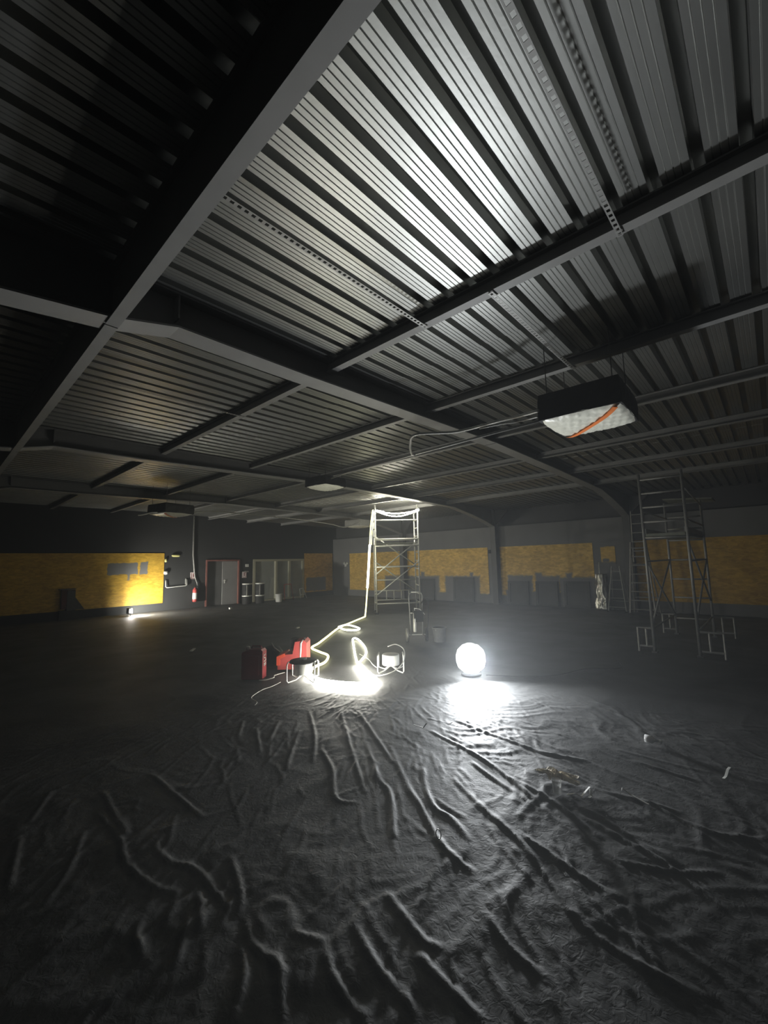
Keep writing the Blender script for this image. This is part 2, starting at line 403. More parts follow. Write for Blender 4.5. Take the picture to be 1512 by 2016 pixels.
me.polygons.add(len(quads)); me.polygons.foreach_set('loop_start', np.arange(0, quads.size, 4, dtype=np.int32))
me.polygons.foreach_set('use_smooth', np.ones(len(quads), bool))
me.materials.append(M['sheet']); me.update(calc_edges=True)
fo = bpy.data.objects.new('floor', me); COL.objects.link(fo); fo['kind'] = 'structure'

# walls -----------------------------------------------------------------------
WT = 3.02
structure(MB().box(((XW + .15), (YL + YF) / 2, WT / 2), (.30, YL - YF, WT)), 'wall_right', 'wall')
structure(MB().box((XW + .40, (YL + YF) / 2, (WT + 4.0) / 2 - .01), (.06, YL - YF, 4.0 - WT + .06)).box((XW + .24, (YL + YF) / 2, 3.42), (.02, YL - YF, .80)), 'wall_right_cladding', 'clad')
wl = MB()      # left wall with openings for the door and the glazed screen
D0, D1, DH = 8.28, 9.84, 1.98; G0, G1 = 10.53, 13.46
for (a, b, z0, z1) in ((XB, D0, 0, 4.05), (D0, D1, DH, 4.05), (D1, G0, 0, 4.05), (G0, G1, DH, 4.05), (G1, XW + .3, 0, 4.05)):
    wl.box(((a + b) / 2, YL + .12, (z0 + z1) / 2), (b - a, .24, z1 - z0))
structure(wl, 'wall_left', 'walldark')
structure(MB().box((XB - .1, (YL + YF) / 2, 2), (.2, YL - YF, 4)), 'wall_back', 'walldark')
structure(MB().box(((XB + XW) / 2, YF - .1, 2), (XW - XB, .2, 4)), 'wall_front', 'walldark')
structure(MB().box((11, YL + 3.2, 1.2), (8, .1, 2.6)), 'wall_back_room', 'backroom')
structure(MB().box((11, YL + 1.7, 2.45), (8, 2.9, .1)), 'ceiling_back_room', 'backroom')
structure(MB().box((7.0, YL + 1.7, 1.2), (.1, 2.9, 2.4)), 'wall_back_room_left', 'backroom'); structure(MB().box((15, YL + 1.7, 1.2), (.1, 2.9, 2.4)), 'wall_back_room_right', 'backroom')
structure(MB().box((11, YL + 1.7, -.05), (8, 2.9, .1)), 'floor_back_room', 'backroom')

# roof deck: trapezoidal steel sheet, ribs run along X ------------------------
P = 0.208; prof = []
y0 = 1.526 - P * 40
k = 0
while y0 + k * P < YL + .2:
    y = y0 + k * P - .142      # pan from y to y+.142, groove beyond
    for (dy, dz) in ((0, 0), (.034, 0), (.038, .005), (.042, 0), (.070, 0), (.074, .005), (.078, 0), (.106, 0), (.110, .005), (.114, 0), (.142, 0), (.147, .085), (.200, .085)):
        prof.append((y + dy, dz))
    k += 1
prof = [p for p in prof if p[0] < YL + .2]
dk = MB(); XS = [XB, -3, 0.9, 3.72, 3.721, 6.45, 9.2, 9.201, 12, XW + .5]; off = [0, 0, 0, 0, .006, .006, .006, 0, 0, 0]
for xi, x in enumerate(XS):
    for (y, dz) in prof: dk.v.append((x, y, deck_z(x) + dz + off[xi]))
n = len(prof)
for i in range(len(XS) - 1):
    for j in range(n - 1): dk.f.append((i * n + j, (i + 1) * n + j, (i + 1) * n + j + 1, i * n + j + 1))
structure(dk, 'ceiling', 'deck')

# portal frames ---------------------------------------------------------------
# underside profile of a rafter (x, z)
RAF = [(XB, 3.25), (-1.2, 3.33), (.2, 3.42), (.8, 3.49), (1.24, 3.60), (2.5, 3.605), (4.2, 3.64), (6.45, 3.685), (9.0, 3.64), (12.4, 3.55), (13.6, 3.36), (14.4, 3.20), (15.18, 3.00)]
names = ('nearest', 'middle', 'farthest')
frame_label = ('nearest black steel portal frame, its column beside the stepladders by the right wall',
               'middle black steel portal frame, its column between the two long yellow boards',
               'farthest black steel portal frame, its column behind the lit scaffold tower')
for fi, fy in enumerate(F_Y):
    root = empty('portal_frame', (XW - .15, fy, 0), frame_label[fi], 'roof frame', 'portal frames of the hall')
    w = MB(); fl = MB(); tf = MB(); FW = .22 if fi < 1 else .22
    for (a, b) in zip(RAF[:-1], RAF[1:]):
        ta, tb = deck_z(a[0]) - .005, deck_z(b[0]) - .005
        w.prism([(a[0], fy - .006, a[1] + .0155), (b[0], fy - .006, b[1] + .0155), (b[0], fy - .006, tb - .0155), (a[0], fy - .006, ta - .0155)], (0, .012, 0))
        fl.prism([(a[0], fy - FW / 2, a[1]), (b[0], fy - FW / 2, b[1]), (b[0], fy - FW / 2, b[1] + .016), (a[0], fy - FW / 2, a[1] + .016)], (0, FW, 0))
        tf.prism([(a[0], fy - FW / 2, ta - .016), (b[0], fy - FW / 2, tb - .016), (b[0], fy - FW / 2, tb), (a[0], fy - FW / 2, ta)], (0, FW, 0))
    part(w, 'rafter_web', 'steel', root); part(fl, 'rafter_bottom_flange', 'purlin', root); part(tf, 'rafter_top_flange', 'steel', root)  # bottom flange made paler: light from below put into its colour
    c = MB(); cx0, cx1 = 15.17, XW - .01
    c.box((cx0 + .01, fy, 1.9), (.02, .22, 3.8)).box((cx1 - .01, fy, 1.9), (.02, .22, 3.8)).box(((cx0 + cx1) / 2, fy, 1.9), (cx1 - cx0, .012, 3.8))
    part(c, 'column', 'steel', root)
    part(MB().box((15.32, fy, .012), (.36, .30, .024)), 'base_plate', 'steel', root)
    for x in (15.17, 6.45, 1.24): part(MB().box((x, fy, (deck_z(x) + 3.6) / 2 + .03), (.014, .2, deck_z(x) - 3.7)), 'stiffener', 'steel', root)
    # eaves bracket running along the wall from the column head
    for sgn in (-1, 1):
        br = MB().prism([(15.30, fy + sgn * .1, 3.05), (15.30, fy + sgn * .62, 3.62), (15.30, fy + sgn * .1, 3.66)], (.06, 0, 0))
        part(br, 'eaves_bracket', 'steel', root)

# purlins: one between each pair of frames -----------------------------------
spans = ((YF, F_Y[0] - .008), (F_Y[0] + .008, F_Y[1] - .008), (F_Y[1] + .008, F_Y[2] - .008), (F_Y[2] + .008, YL))
span_words = ('in the nearest roof bay', 'between nearest and middle portal frames', 'between middle and farthest portal frames', 'in the farthest bay against the left wall')
def ibeam(x, y0, y1, zb, zt, fw, tw=.008, tf=.012):
    return MB().box((x, (y0 + y1) / 2, (zb + zt) / 2), (tw, y1 - y0, zt - zb - 2 * tf + .001)).box((x, (y0 + y1) / 2, zb + tf / 2), (fw, y1 - y0, tf)).box((x, (y0 + y1) / 2, zt - tf / 2), (fw, y1 - y0, tf))
ord_w = ('first', 'second', 'third', 'fourth', 'fifth', 'sixth', 'seventh')
pxs = (2.857, 4.64, 6.50, 8.36, 10.2, 12.05)
for bi, (a, b) in enumerate(spans):
    for pi, x in enumerate(pxs):
        zt = deck_z(x) - .002; zb = zt - .118
        o = ibeam(x, a, b, zb, zt, .085).build('roof_purlin', 'purlin')
        tag(o, '%s slim purlin right of the deep beam, %s' % (ord_w[pi], span_words[bi]), 'roof beam', 'slim purlins under the roof deck')

for bi, (a, b) in enumerate(spans):
    m = ibeam(.81, a, b, 3.475, deck_z(.81) - .002, .082, .010, .014)
    o = m.build('deep_roof_beam', 'purlin'); tag(o, 'deep black steel beam under the roof deck, ' + span_words[bi], 'roof beam', 'deep longitudinal beams')

# perforated straps -----------------------------------------------------------
def strap(x0, x1, y, z, lab, w=.036, pitch=.05, z1=None):
    m = MB(); n = int((x1 - x0) / pitch); hw = .010; hl = .012; z1 = z if z1 is None else z1
    for i in range(n):
        a = x0 + i * pitch; b = a + pitch; c = (a + b) / 2; zz = z + (z1 - z) * i / n
        m.box((c, y - (w / 2 + hw) / 2, zz), (pitch, w / 2 - hw, .003)); m.box((c, y + (w / 2 + hw) / 2, zz), (pitch, w / 2 - hw, .003))
        m.box(((a + c - hl) / 2, y, zz), (c - hl - a, 2 * hw, .003)); m.box(((b + c + hl) / 2, y, zz), (b - c - hl, 2 * hw, .003))
    o = m.build('perforated_strap', 'strap'); tag(o, lab, 'strap', 'perforated steel straps under the purlins')
strap(.84, 2.90, 2.07, 3.768, 'perforated steel strap nearer the portal frame, from the deep beam to the first purlin', .040, .045)
strap(.84, 2.90, .53, 3.768, 'perforated steel strap nearer the camera, ending in a tab on the first purlin', .034)
strap(2.82, 4.68, 1.42, 3.768, 'perforated steel strap between first and second purlins beside the nearest wrapped ceiling unit', .044)
strap(.84, 2.90, 5.25, 3.768, 'perforated steel strap from the deep beam, beyond the nearest portal frame', .036)

# left wall: door, glazed screen ---------------------------------------------
yd = YL
fr_ = MB().box((D0 + .03, yd + .06, DH / 2), (.06, .20, DH)).box((D1 - .03, yd + .06, DH / 2), (.06, .20, DH)).box(((D0 + D1) / 2, yd + .06, DH - .03), (D1 - D0 - .12, .20, .06))
door = structure(fr_, 'door_1', 'redframe')
mid = D0 + .06 + (D1 - D0 - .12) * .50
d1 = sub(MB().box(((D0 + .06 + mid) / 2, yd + .12, (DH - .07) / 2 + .005), (mid - D0 - .07, .045, DH - .08)), 'door_leaf', 'leafdark', door, label='darker left door leaf')
d2 = sub(MB().box(((D1 - .06 + mid) / 2, yd + .07, (DH - .07) / 2 + .005), (D1 - .07 - mid, .045, DH - .08)), 'door_leaf', 'leafgrey', door, label='pale grey right door leaf')
sub(MB().box((mid + .10, yd + .035, 1.02), (.03, .03, .16)).box((mid + .10, yd + .03, 1.06), (.12, .02, .02)), 'handle', 'alu', d2)
gf = MB()
for (x, w_) in ((G0 + .06, .12), (G1 - .05, .10), (11.80, .10), (12.58, .10)): gf.box((x, yd + .05, DH / 2), (w_, .14, DH))
for (a, b) in ((G0 + .12, 11.75), (11.85, 12.53), (12.63, G1 - .10)):
    gf.box(((a + b) / 2, yd + .05, DH - .05), (b - a, .14, .10)); gf.box(((a + b) / 2, yd + .05, .04), (b - a, .14, .08))
win = structure(gf, 'window_1', 'cream')
for (a, b) in ((G0 + .12, 11.75), (11.85, 12.53), (12.63, G1 - .10)):
    sub(MB().box(((a + b) / 2, yd + .05, DH / 2), (b - a, .012, DH - .18)), 'pane', 'pane', win)
# things standing in the back room, seen through the panes
def draped(name, c, w, h, m, lab, cat, seed):
    r = random.Random(seed); b = MB(); n = 26; rows = 9
    for j in range(rows):
        t = j / (rows - 1); z = h * t; s = 1 - .45 * t ** 2
        for i in range(n):
            a = 2 * math.pi * i / n; q = 1 + .13 * math.sin(5 * a + seed) + .06 * r.random()
            b.v.append((c[0] + w / 2 * s * q * math.cos(a), c[1] + w / 3 * s * q * math.sin(a), z))
    for j in range(rows - 1):
        for i in range(n): b.f.append((j * n + i, j * n + (i + 1) % n, (j + 1) * n + (i + 1) % n, (j + 1) * n + i))
    b.f.append(tuple((rows - 1) * n + i for i in range(n)))
    o = b.build(name, m, None, True); tag(o, lab, cat)
draped('covered_pile', (11.15, YL + .75, 0), .75, 1.35, 'grey', 'grey sheeted pile standing behind the widest glass pane', 'pile', 3)
draped('rubble_bag', (12.15, YL + .8, 0), .62, 1.05, 'cream', 'pale bag standing behind the middle glass pane', 'bag', 8)

# yellow boards ---------------------------------------------------------------
def board(name, wall, a, b, z0, z1, lab, spray=(), base=(0.82, 0.53, 0.075)):
    if wall == 'L': m = MB().box(((a + b) / 2, YL - .011, (z0 + z1) / 2), (b - a, .018, z1 - z0)); ax = 'X'
    else: m = MB().box((XW - .011, (a + b) / 2, (z0 + z1) / 2), (.018, b - a, z1 - z0)); ax = 'Y'
    o = m.build('yellow_board', osb_mat('osb_' + name, spray, ax, base)); tag(o, lab, 'board', 'yellow strand boards on the walls'); return o
board('left_long', 'L', -4.0, 6.57, .30, 2.27, 'longest yellow board, on the left wall, with a grey painted block',
      ((4.60, 5.62, 1.47, 1.90, .015), (5.70, 5.97, 1.45, 1.94, .012), (5.28, 5.34, 1.25, 1.5, .02)), (0.62, 0.38, 0.035))
board('left_small', 'L', 13.49, 15.40, .24, 2.26, 'small square yellow board right of the glazed screen, at the room corner', ((13.6, 14.9, .3, 1.0, .004),), (0.66, 0.39, 0.06))
board('r_far', 'R', 13.22, 16.74, .31, 2.21, 'yellow board on the right wall behind the light rope, left of the farthest column', ((13.2, 14.2, .3, 1.05, .08),))
board('r_mid', 'R', 8.53, 12.74, .31, 2.21, 'yellow board between the farthest and middle columns, two grey squares sprayed over',
      ((10.95, 12.8, .2, 1.06, .07), (11.75, 11.95, .2, 1.22, .05), (8.95, 10.65, .2, 1.06, .06), (9.25, 9.4, .2, 1.2, .05), (8.4, 12.8, .2, .36, .04)))
board('r_near', 'R', 4.55, 7.99, .33, 2.21, 'yellow board between the middle and nearest columns above three leaning grey squares',
      ((6.72, 7.72, .1, 1.10, .05), (5.72, 6.60, .1, 1.08, .06), (6.35, 6.60, .1, 1.20, .05), (5.28, 5.50, .1, 1.18, .05), (4.5, 5.75, .1, 1.04, .05), (4.4, 7.8, .2, .52, .04)))
board('r_scrap', 'R', 3.86, 4.30, 1.48, 2.08, 'little yellow board remnant above the foil bundle, torn at its lower edge', ((3.8, 4.4, 1.40, 1.56, .05), (4.05, 4.25, 1.55, 1.66, .02), (3.8, 4.4, 2.05, 2.2, .03)))
board('r_last', 'R', -3.0, 3.28, .33, 2.22, 'yellow board behind the unlit scaffold tower at the right edge', (), (0.60, 0.36, 0.03))
# leaning grey boards ---------------------------------------------------------
def lean_board(y0, y1, h, lab, inset=.09):
    yc = (y0 + y1) / 2; w = y1 - y0; root = empty('leaning_board', (XW - .12, yc, 0), lab, 'board', 'grey squares leaning on the right wall')
    lean = .05 / h; xb = XW - .085
    def P(y, z, d=0): return (xb + lean * z - d, y, z + .004)
    fr = MB()
    for (a, b, c, d) in ((y0, y1, 0, inset), (y0, y1, h - inset, h), (y0, y0 + inset, inset, h - inset), (y1 - inset, y1, inset, h - inset)):
        fr.prism([P(a, c), P(b, c), P(b, d), P(a, d)], (-.035, 0, 0))
    part(fr, 'board_frame', 'greyframe', root)
    sh = MB().prism([P(y0 + inset, inset), P(y1 - inset, inset), P(y1 - inset, h - inset), P(y0 + inset, h - inset)], (-.010, 0, 0))
    part(sh, 'board_sheet', 'grey', root)
lean_board(6.88, 7.70, .88, 'grey square leaning on the wall just right of the middle column')
lean_board(5.80, 6.60, .88, 'grey square leaning on the wall, middle of the three right of the middle column')
lean_board(4.72, 5.58, .90, 'grey square leaning on the wall beside the foil bundle, darkest of three')
lean_board(11.2, 12.0, .93, 'grey square leaning on the wall just right of the lit scaffold tower')
lean_board(9.2, 10.2, 1.0, 'grey square leaning on the wall left of the middle column')

# small fittings on the walls -------------------------------------------------
def twin_lamp(wall, p, lab):
    root = empty('emergency_light', p, lab, 'emergency light')
    if wall == 'R':
        part(MB().box((p[0] - .03, p[1], p[2] - .07), (.06, .16, .14)), 'lamp_body', 'white', root)
        for s in (-1, 1): part(MB().lathe((p[0] - .10, p[1] + s * .11, p[2] + .03), [(.02, 0), (.07, .03), (.075, .09)][::1], 16, 'X'), 'lamp_head', 'white', root, True)
    else:
        part(MB().box((p[0], p[1] - .03, p[2] - .07), (.16, .06, .14)), 'lamp_body', 'white', root)
        for s in (-1, 1): part(MB().lathe((p[0] + s * .11, p[1] - .10, p[2] + .03), [(.02, 0), (.07, .03), (.075, .09)], 16, 'Y'), 'lamp_head', 'white', root, True)
twin_lamp('R', (XW, 17.02, 1.66), 'white twin-head emergency light on the grey wall near the room corner')
def small(m, name, material, lab, cat, smooth=False, group=None):
    return tag(m.build(name, material, None, smooth), lab, cat, group)
def pill(c, w, h, d):
    m = MB(); m.lathe((0, 0, 0), [(.001, -h / 2), (h * .35, -h * .45), (h / 2, -h * .2), (h / 2, h * .2), (h * .35, h * .45), (.001, h / 2)], 16)
    m.v = [(c[0] + x / h * w, c[1] + y / h * d, c[2] + z) for (x, y, z) in m.v]; return m
small(pill((7.01, YL - .04, 2.17), .34, .10, .08), 'bulkhead_lamp', 'yellowglow', 'oval cream bulkhead lamp on the black wall right of the long yellow board', 'wall lamp', True)
small(pill((6.62, YL - .04, 1.98), .09, .15, .08), 'round_button', 'yellowglow', 'small cream oval fitting at the top right edge of the long yellow board', 'wall fitting', True)
small(pill((6.63, YL - .06, 1.49), .17, .15, .10), 'round_detector', 'white', 'round white fitting halfway up the right edge of the long yellow board', 'wall fitting', True)
# U-shaped rail
rl = empty('bent_rail', (7.1, YL - .05, .9), 'bent metal rail shaped like a U, on the black wall left of the fire extinguisher', 'rail')
part(MB().tube([(6.66, YL - .01, 1.21), (6.64, YL - .07, 1.14), (6.64, YL - .08, .93), (6.68, YL - .08, .895), (7.42, YL - .08, .93), (7.46, YL - .08, .96), (7.45, YL - .07, 1.16), (7.44, YL - .01, 1.22)], .016, 10), 'bar', 'alu', rl, True)
part(MB().box((7.45, YL - .05, 1.07), (.06, .08, .22)), 'latch_block', 'alu_dull', rl)
# extinguisher
ex = empty('fire_extinguisher', (7.80, YL - .11, .22), 'red fire extinguisher with a white label hanging below its sign, left of the door', 'fire extinguisher')
part(MB().lathe((7.80, YL - .11, .24), [(.06, 0), (.092, .02), (.095, .06), (.095, .46), (.08, .52), (.035, .56), (.03, .60)], 20), 'cylinder', 'redface', ex, True)
part(MB().lathe((7.80, YL - .11, .36), [(.0965, 0), (.0965, .26)], 20, cap=False), 'paper_label', 'white', ex, True, 'white paper label')
part(MB().box((7.80, YL - .11, .86), (.05, .05, .06)).box((7.83, YL - .13, .90), (.14, .02, .02)), 'valve', 'rubber', ex)
part(MB().tube([(7.83, YL - .11, .87), (7.92, YL - .12, .82), (7.93, YL - .12, .60), (7.92, YL - .12, .42)], .012, 8), 'hose', 'rubber', ex, True)
part(MB().box((7.80, YL - .01, .7), (.06, .02, .25)), 'wall_bracket', 'steel', ex)
def sign(name, c, w, h, lab, figure):
    root = empty(name, (c[0], YL, c[1]), lab, 'sign')
    part(MB().box((c[0], YL - .008, c[1]), (w, .012, h)), 'plate', mat('sign_white', (.75, .68, .68), .5), root)
    g = MB()
    for (dx, dz, a, b) in figure: g.box((c[0] + dx * w, YL - .0155, c[1] + dz * h), (a * w, .003, b * h))
    part(g, 'pictogram', 'red', root)
sign('extinguisher_sign', (7.74, 1.33), .22, .27, 'white and red extinguisher sign on the conduit above the fire extinguisher', ((.08, .05, .16, .50), (.14, .34, .30, .08), (-.30, 0, .10, .8), (0, -.42, .9, .06)))
sign('fire_sign', (10.09, 1.28), .22, .28, 'white and red fire sign on the black wall between the door and the glazed screen', ((0, .05, .16, .46), (.08, .33, .32, .08), (.38, 0, .08, .85), (0, -.42, .8, .06)))
small(MB().box((10.22, YL - .015, 1.70), (.15, .03, .13)), 'switch_plate', 'white', 'bright white switch plate, upper of two between the door and the glazed screen', 'switch')
small(MB().box((10.20, YL - .012, 1.42), (.20, .024, .06)), 'switch_plate', 'alu_dull', 'flat grey switch plate, lower of two between the door and the glazed screen', 'switch')
# conduit
small(MB().tube([(7.70, YL - .04, 3.85), (7.71, YL - .04, 2.2), (7.78, YL - .04, 1.5), (7.79, YL - .04, 1.34), (7.90, YL - .05, 1.0), (7.93, YL - .05, .86)], [.035, .035, .032, .02, .016, .014], 10), 'metal_conduit', 'alu_dull',
      'grey conduit running down the left wall to the extinguisher sign', 'pipe', True)
# two small boxes on column and wall
small(MB().box((15.14, 8.27, 2.03), (.05, .08, .14)), 'detector_box', 'rubber', 'small black box on the middle column beside the yellow board corner', 'box')

# drums and buckets by the glazed screen --------------------------------------
def drum(x, y, lab):
    root = empty('drum', (x, y, 0), lab, 'drum', 'black drums by the glazed screen')
    part(MB().lathe((x, y, 0), [(.20, .0), (.205, .02), (.205, .26), (.215, .28), (.205, .30), (.205, .55), (.215, .57), (.205, .59), (.205, .86), (.19, .88)], 24), 'drum_body', 'rubber', root, True)
    for z in (.33, .86): part(MB().lathe((x, y, z), [(.209, 0), (.214, .01), (.214, .035), (.209, .045)], 24, cap=False), 'hoop', 'alu', root, True)
    part(MB().lathe((x, y, .88), [(.19, 0), (.19, .012), (.05, .02)], 24), 'lid', 'alu_dull', root, True)
    part(MB().box((x - .10, y - .19, .60), (.05, .04, .46)), 'strap_bar', 'alu_dull', root)
drum(9.93, 17.55, 'black drum with shiny hoops, left of the two by the glazed screen')
drum(10.45, 17.35, 'black drum with shiny hoops, right of the two by the glazed screen')
def bucket(x, y, r, h, m, lab, z=0):
    root = empty('bucket', (x, y, z), lab, 'bucket')
    part(MB().lathe((x, y, z), [(r * .82, 0), (r * .84, .01), (r, h), (r * 1.05, h), (r * 1.05, h - .02), (r * .96, h - .02), (r * .8, .02)], 22, cap=False).lathe((x, y, z), [(r * .82, 0), (.01, .003)], 22, cap=False), 'pail', m, root, True)
    part(MB().tube([(x + r * math.cos(a), y - .01, z + h - .03 - .10 * math.sin(a) * (1 if a <= math.pi else 0)) for a in [math.pi * i / 12 for i in range(13)]], .004, 6), 'bail', 'alu', root, True)
bucket(11.30, 17.1, .17, .36, 'white', 'pale bucket on the floor in front of the glazed screen')
# red folding trestle
tr = empty('trestle', (12.05, 17.5, 0), 'red metal trestle standing in front of the glazed screen', 'trestle')
part(MB().tube([(11.85, 17.45, 0), (11.87, 17.5, .75)], .02).tube([(11.87, 17.5, .75), (12.25, 17.5, .75)], .02), 'front_frame', 'redface', tr, True)
part(MB().tube([(12.30, 17.35, 0), (12.25, 17.5, .75)], .018).tube([(11.95, 17.8, 0), (11.9, 17.52, .73)], .016), 'leg', 'red', tr, True)
# white bracket thing
wt = empty('folding_stool', (13.0, 17.6, 0), 'small white folding stool on the floor right of the red trestle', 'stool')
part(MB().tube([(12.86, 17.55, .02), (12.83, 17.6, .48)], .022).tube([(12.83, 17.6, .48), (13.05, 17.6, .50)], .02).tube([(13.05, 17.6, .50), (13.22, 17.55, .02)], .016), 'stool_frame', 'white', wt, True)
part(MB().tube([(12.9, 17.58, .2), (13.15, 17.58, .2)], .012), 'stretcher', 'white', wt, True)
# carton and post at the long yellow board
cp = empty('square_duct', (3.45, YL - .12, 0), 'short grey and dark red duct standing against the long yellow board', 'duct')
part(MB().box((3.34, YL - .12, .70), (.14, .16, .66)), 'dark_side', mat('dark_red_oxide', (.10, .03, .025), .7, 0, .4, 5), cp, label='dark red side')
part(MB().box((3.53, YL - .12, .66), (.23, .20, .68)), 'grey_casing', 'greyframe', cp)
part(MB().box((3.42, YL - .12, 1.035), (.46, .20, .03)), 'cap', 'steel', cp)
part(MB().prism([(3.67, YL - .10, .32), (3.95, YL - .10, .32), (3.67, YL - .10, .75)], (0, .03, 0)), 'fin', 'greyframe', cp)
part(MB().box((3.45, YL - .12, .16), (.46, .20, .32)), 'plinth', 'walldark', cp)

# ladders ---------------------------------------------------------------------
def stepladder(name, xf, yc, wb, wt_, h, lean, rungs, lab, rear, m='alu_dull', r=.02, extra=None):
    root = empty(name, (xf, yc, 0), lab, 'ladder', 'aluminium ladders by the right wall')
    def P(s, t): return (xf + lean * t * h, yc + s * (wb + (wt_ - wb) * t) / 2, h * t)
    for s in (-1, 1): part(MB().tube([P(s, 0), P(s, 1)], r, 8), 'rail', m, root)
    for i in range(rungs):
        t = (i + .55) / rungs * .97; part(MB().tube([P(-1, t), P(1, t)], r * .8, 8), 'rung', m, root)
    if rear:
        def Q(s, t): return (xf + lean * h + .02 + (rear - lean * h) * (1 - t), yc + s * (wb * 1.05 + (wt_ - wb * 1.05) * t) / 2, h * t * .98)
        for s in (-1, 1): part(MB().tube([Q(s, 0), Q(s, 1)], r * .8, 8), 'rear_leg', m, root)
        for t in (.22, .7): part(MB().tube([Q(-1, t), Q(1, t)], r * .6, 8), 'rear_brace', m, root)
    if extra:
        z0, z1, w = extra; x0 = xf + lean * h * (z0 / h); 
        def E_(s, z): return (xf + lean * z + .03, yc - .02 + s * w / 2, z)
        for s in (-1, 1): part(MB().tube([E_(s, z0), E_(s, z1)], r * .9, 8), 'extension_rail', m, root)
        k = int((z1 - z0) / .28)
        for i in range(k): part(MB().tube([E_(-1, z1 - .12 - i * .28), E_(1, z1 - .12 - i * .28)], r * .8, 8), 'extension_rung', m, root)
    for s in (-1, 1): part(MB().box((P(s, 0)[0], P(s, 0)[1], .02), (.06, .05, .04)), 'foot', 'rubber', root)
    return root
stepladder('combination_ladder', 14.5, 3.02, .66, .40, 2.15, .10, 8, 'tall three-part aluminium ladder between the short stepladder and the unlit scaffold tower', .62, 'alu_dull', .024, (1.55, 3.12, .34))
stepladder('stepladder', 14.75, 3.76, .52, .22, 1.42, .14, 5, 'short aluminium stepladder standing right of the foil bundle', .55, 'alu_dull', .018)

# foil bundle -----------------------------------------------------------------
fb = MB(); n = 40; rows = 30; r_ = random.Random(4); ph = [r_.uniform(0, 6.28) for _ in range(6)]
for j in range(rows):
    z = 1.16 * j / (rows - 1)
    for i in range(n):
        a = 2 * math.pi * i / n
        q = 1 + .10 * math.sin(3 * a + ph[0] + z * 2) + .07 * math.sin(7 * a + ph[1] - z * 5) + .05 * math.sin(11 * a + ph[2] + 9 * z) + .04 * math.sin(14 * z + ph[3] + 2 * a)
        q *= (1.08 - .18 * z)
        fb.v.append((15.14 + .15 * q * math.cos(a) + .03 * z, 4.27 + .19 * q * math.sin(a), z + .012))
for j in range(rows - 1):
    for i in range(n): fb.f.append((j * n + i, j * n + (i + 1) % n, (j + 1) * n + (i + 1) % n, (j + 1) * n + i))
fb.f.append(tuple((rows - 1) * n + i for i in range(n))); fb.f.append(tuple(range(n))[::-1])
fbr = empty('foil_bundle', (15.14, 4.27, 0), 'upright bundle wrapped in wrinkled silvery foil, below the little yellow remnant', 'bundle')
part(fb, 'foil_wrap', mat('silvery_foil', (.5, .5, .46), .25, .8, .4, 9, .8, 14), fbr, True)
part(MB().tube([(15.20, 4.33, 1.05), (15.27, 4.33, 1.55)], .012, 8), 'protruding_rod', 'alu', fbr, True)

# unlit scaffold tower at the right ------------------------------------------
def tower_right():
    root = empty('scaffold_tower', (10.17, 1.40, 0), 'unlit aluminium scaffold tower with a plank platform and side outriggers, at the right edge', 'scaffold tower')
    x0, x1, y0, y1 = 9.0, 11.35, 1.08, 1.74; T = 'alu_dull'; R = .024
    for (x, h) in ((x0, 3.24), (x1, 2.9)):
        for y in (y0, y1): part(MB().tube([(x, y, .0), (x, y, h)], R, 10), 'standard', T, root, True)
        zs = [3.13, 2.87, 2.61, 2.34, 2.05] if x == x0 else [2.86, 2.56, 2.30, 2.05, 1.62, 1.2, .8]
        zs += [.35] if x == x1 else []
        for z in zs: part(MB().tube([(x, y0, z), (x, y1, z)], R * .75, 8), 'rung', T, root, True)
    for (y, z) in ((y1, 2.55), (y0, 2.95), (y1, 1.62), (y0, 1.62), (y1, .42), (y0, .42), (y0, 2.35)):
        part(MB().tube([(x0, y, z), (x1, y, z if z < 2.8 else 2.8)], R * .7, 8), 'horizontal_brace', T, root, True)
    for (y, a, b) in ((y1, 1.62, .45), (y1, .50, 1.60), (y0, 1.95, .75), (y0, .6, 1.6)):
        part(MB().tube([(x0, y, a), (x1, y, b)], R * .7, 8), 'diagonal_brace', T, root, True)
    pf = part(MB().box(((x0 + x1) / 2 + .03, (y0 + y1) / 2, 2.10), (x1 - x0 + .1, y1 - y0 - .06, .05)), 'platform', 'board', root)
    sub(MB().box(((x0 + x1) / 2, y1 - .03, 2.17), (x1 - x0, .02, .1)).box(((x0 + x1) / 2, y0 + .03, 2.17), (x1 - x0, .02, .1)), 'toe_board', 'alu_dull', pf)
    for x in (x0, x1):
        for (ya, ym, yb) in ((y1 + .025, 1.85, 1.98), (y0 - .025, .93, .74)):
            part(MB().tube([(x, ya, .42), (x, yb, .42), (x, yb, .0)], R * .9, 8).tube([(x, ym, .42), (x, ym, .1)], R * .8, 8).tube([(x, ya, .1), (x, yb, .1)], R * .8, 8), 'outrigger', T, root)
        for y in (y0, y1): part(MB().box((x, y, .012), (.09, .09, .024)), 'foot_plate', 'steel', root)
tower_right()
small(MB().box((11.75, 1.32, 2.96), (.75, .9, .03), rot=Matrix.Rotation(.08, 3, 'X')), 'cover_sheet', 'board', 'stiff grey sheet laid over the rear top of the unlit scaffold tower', 'sheet')

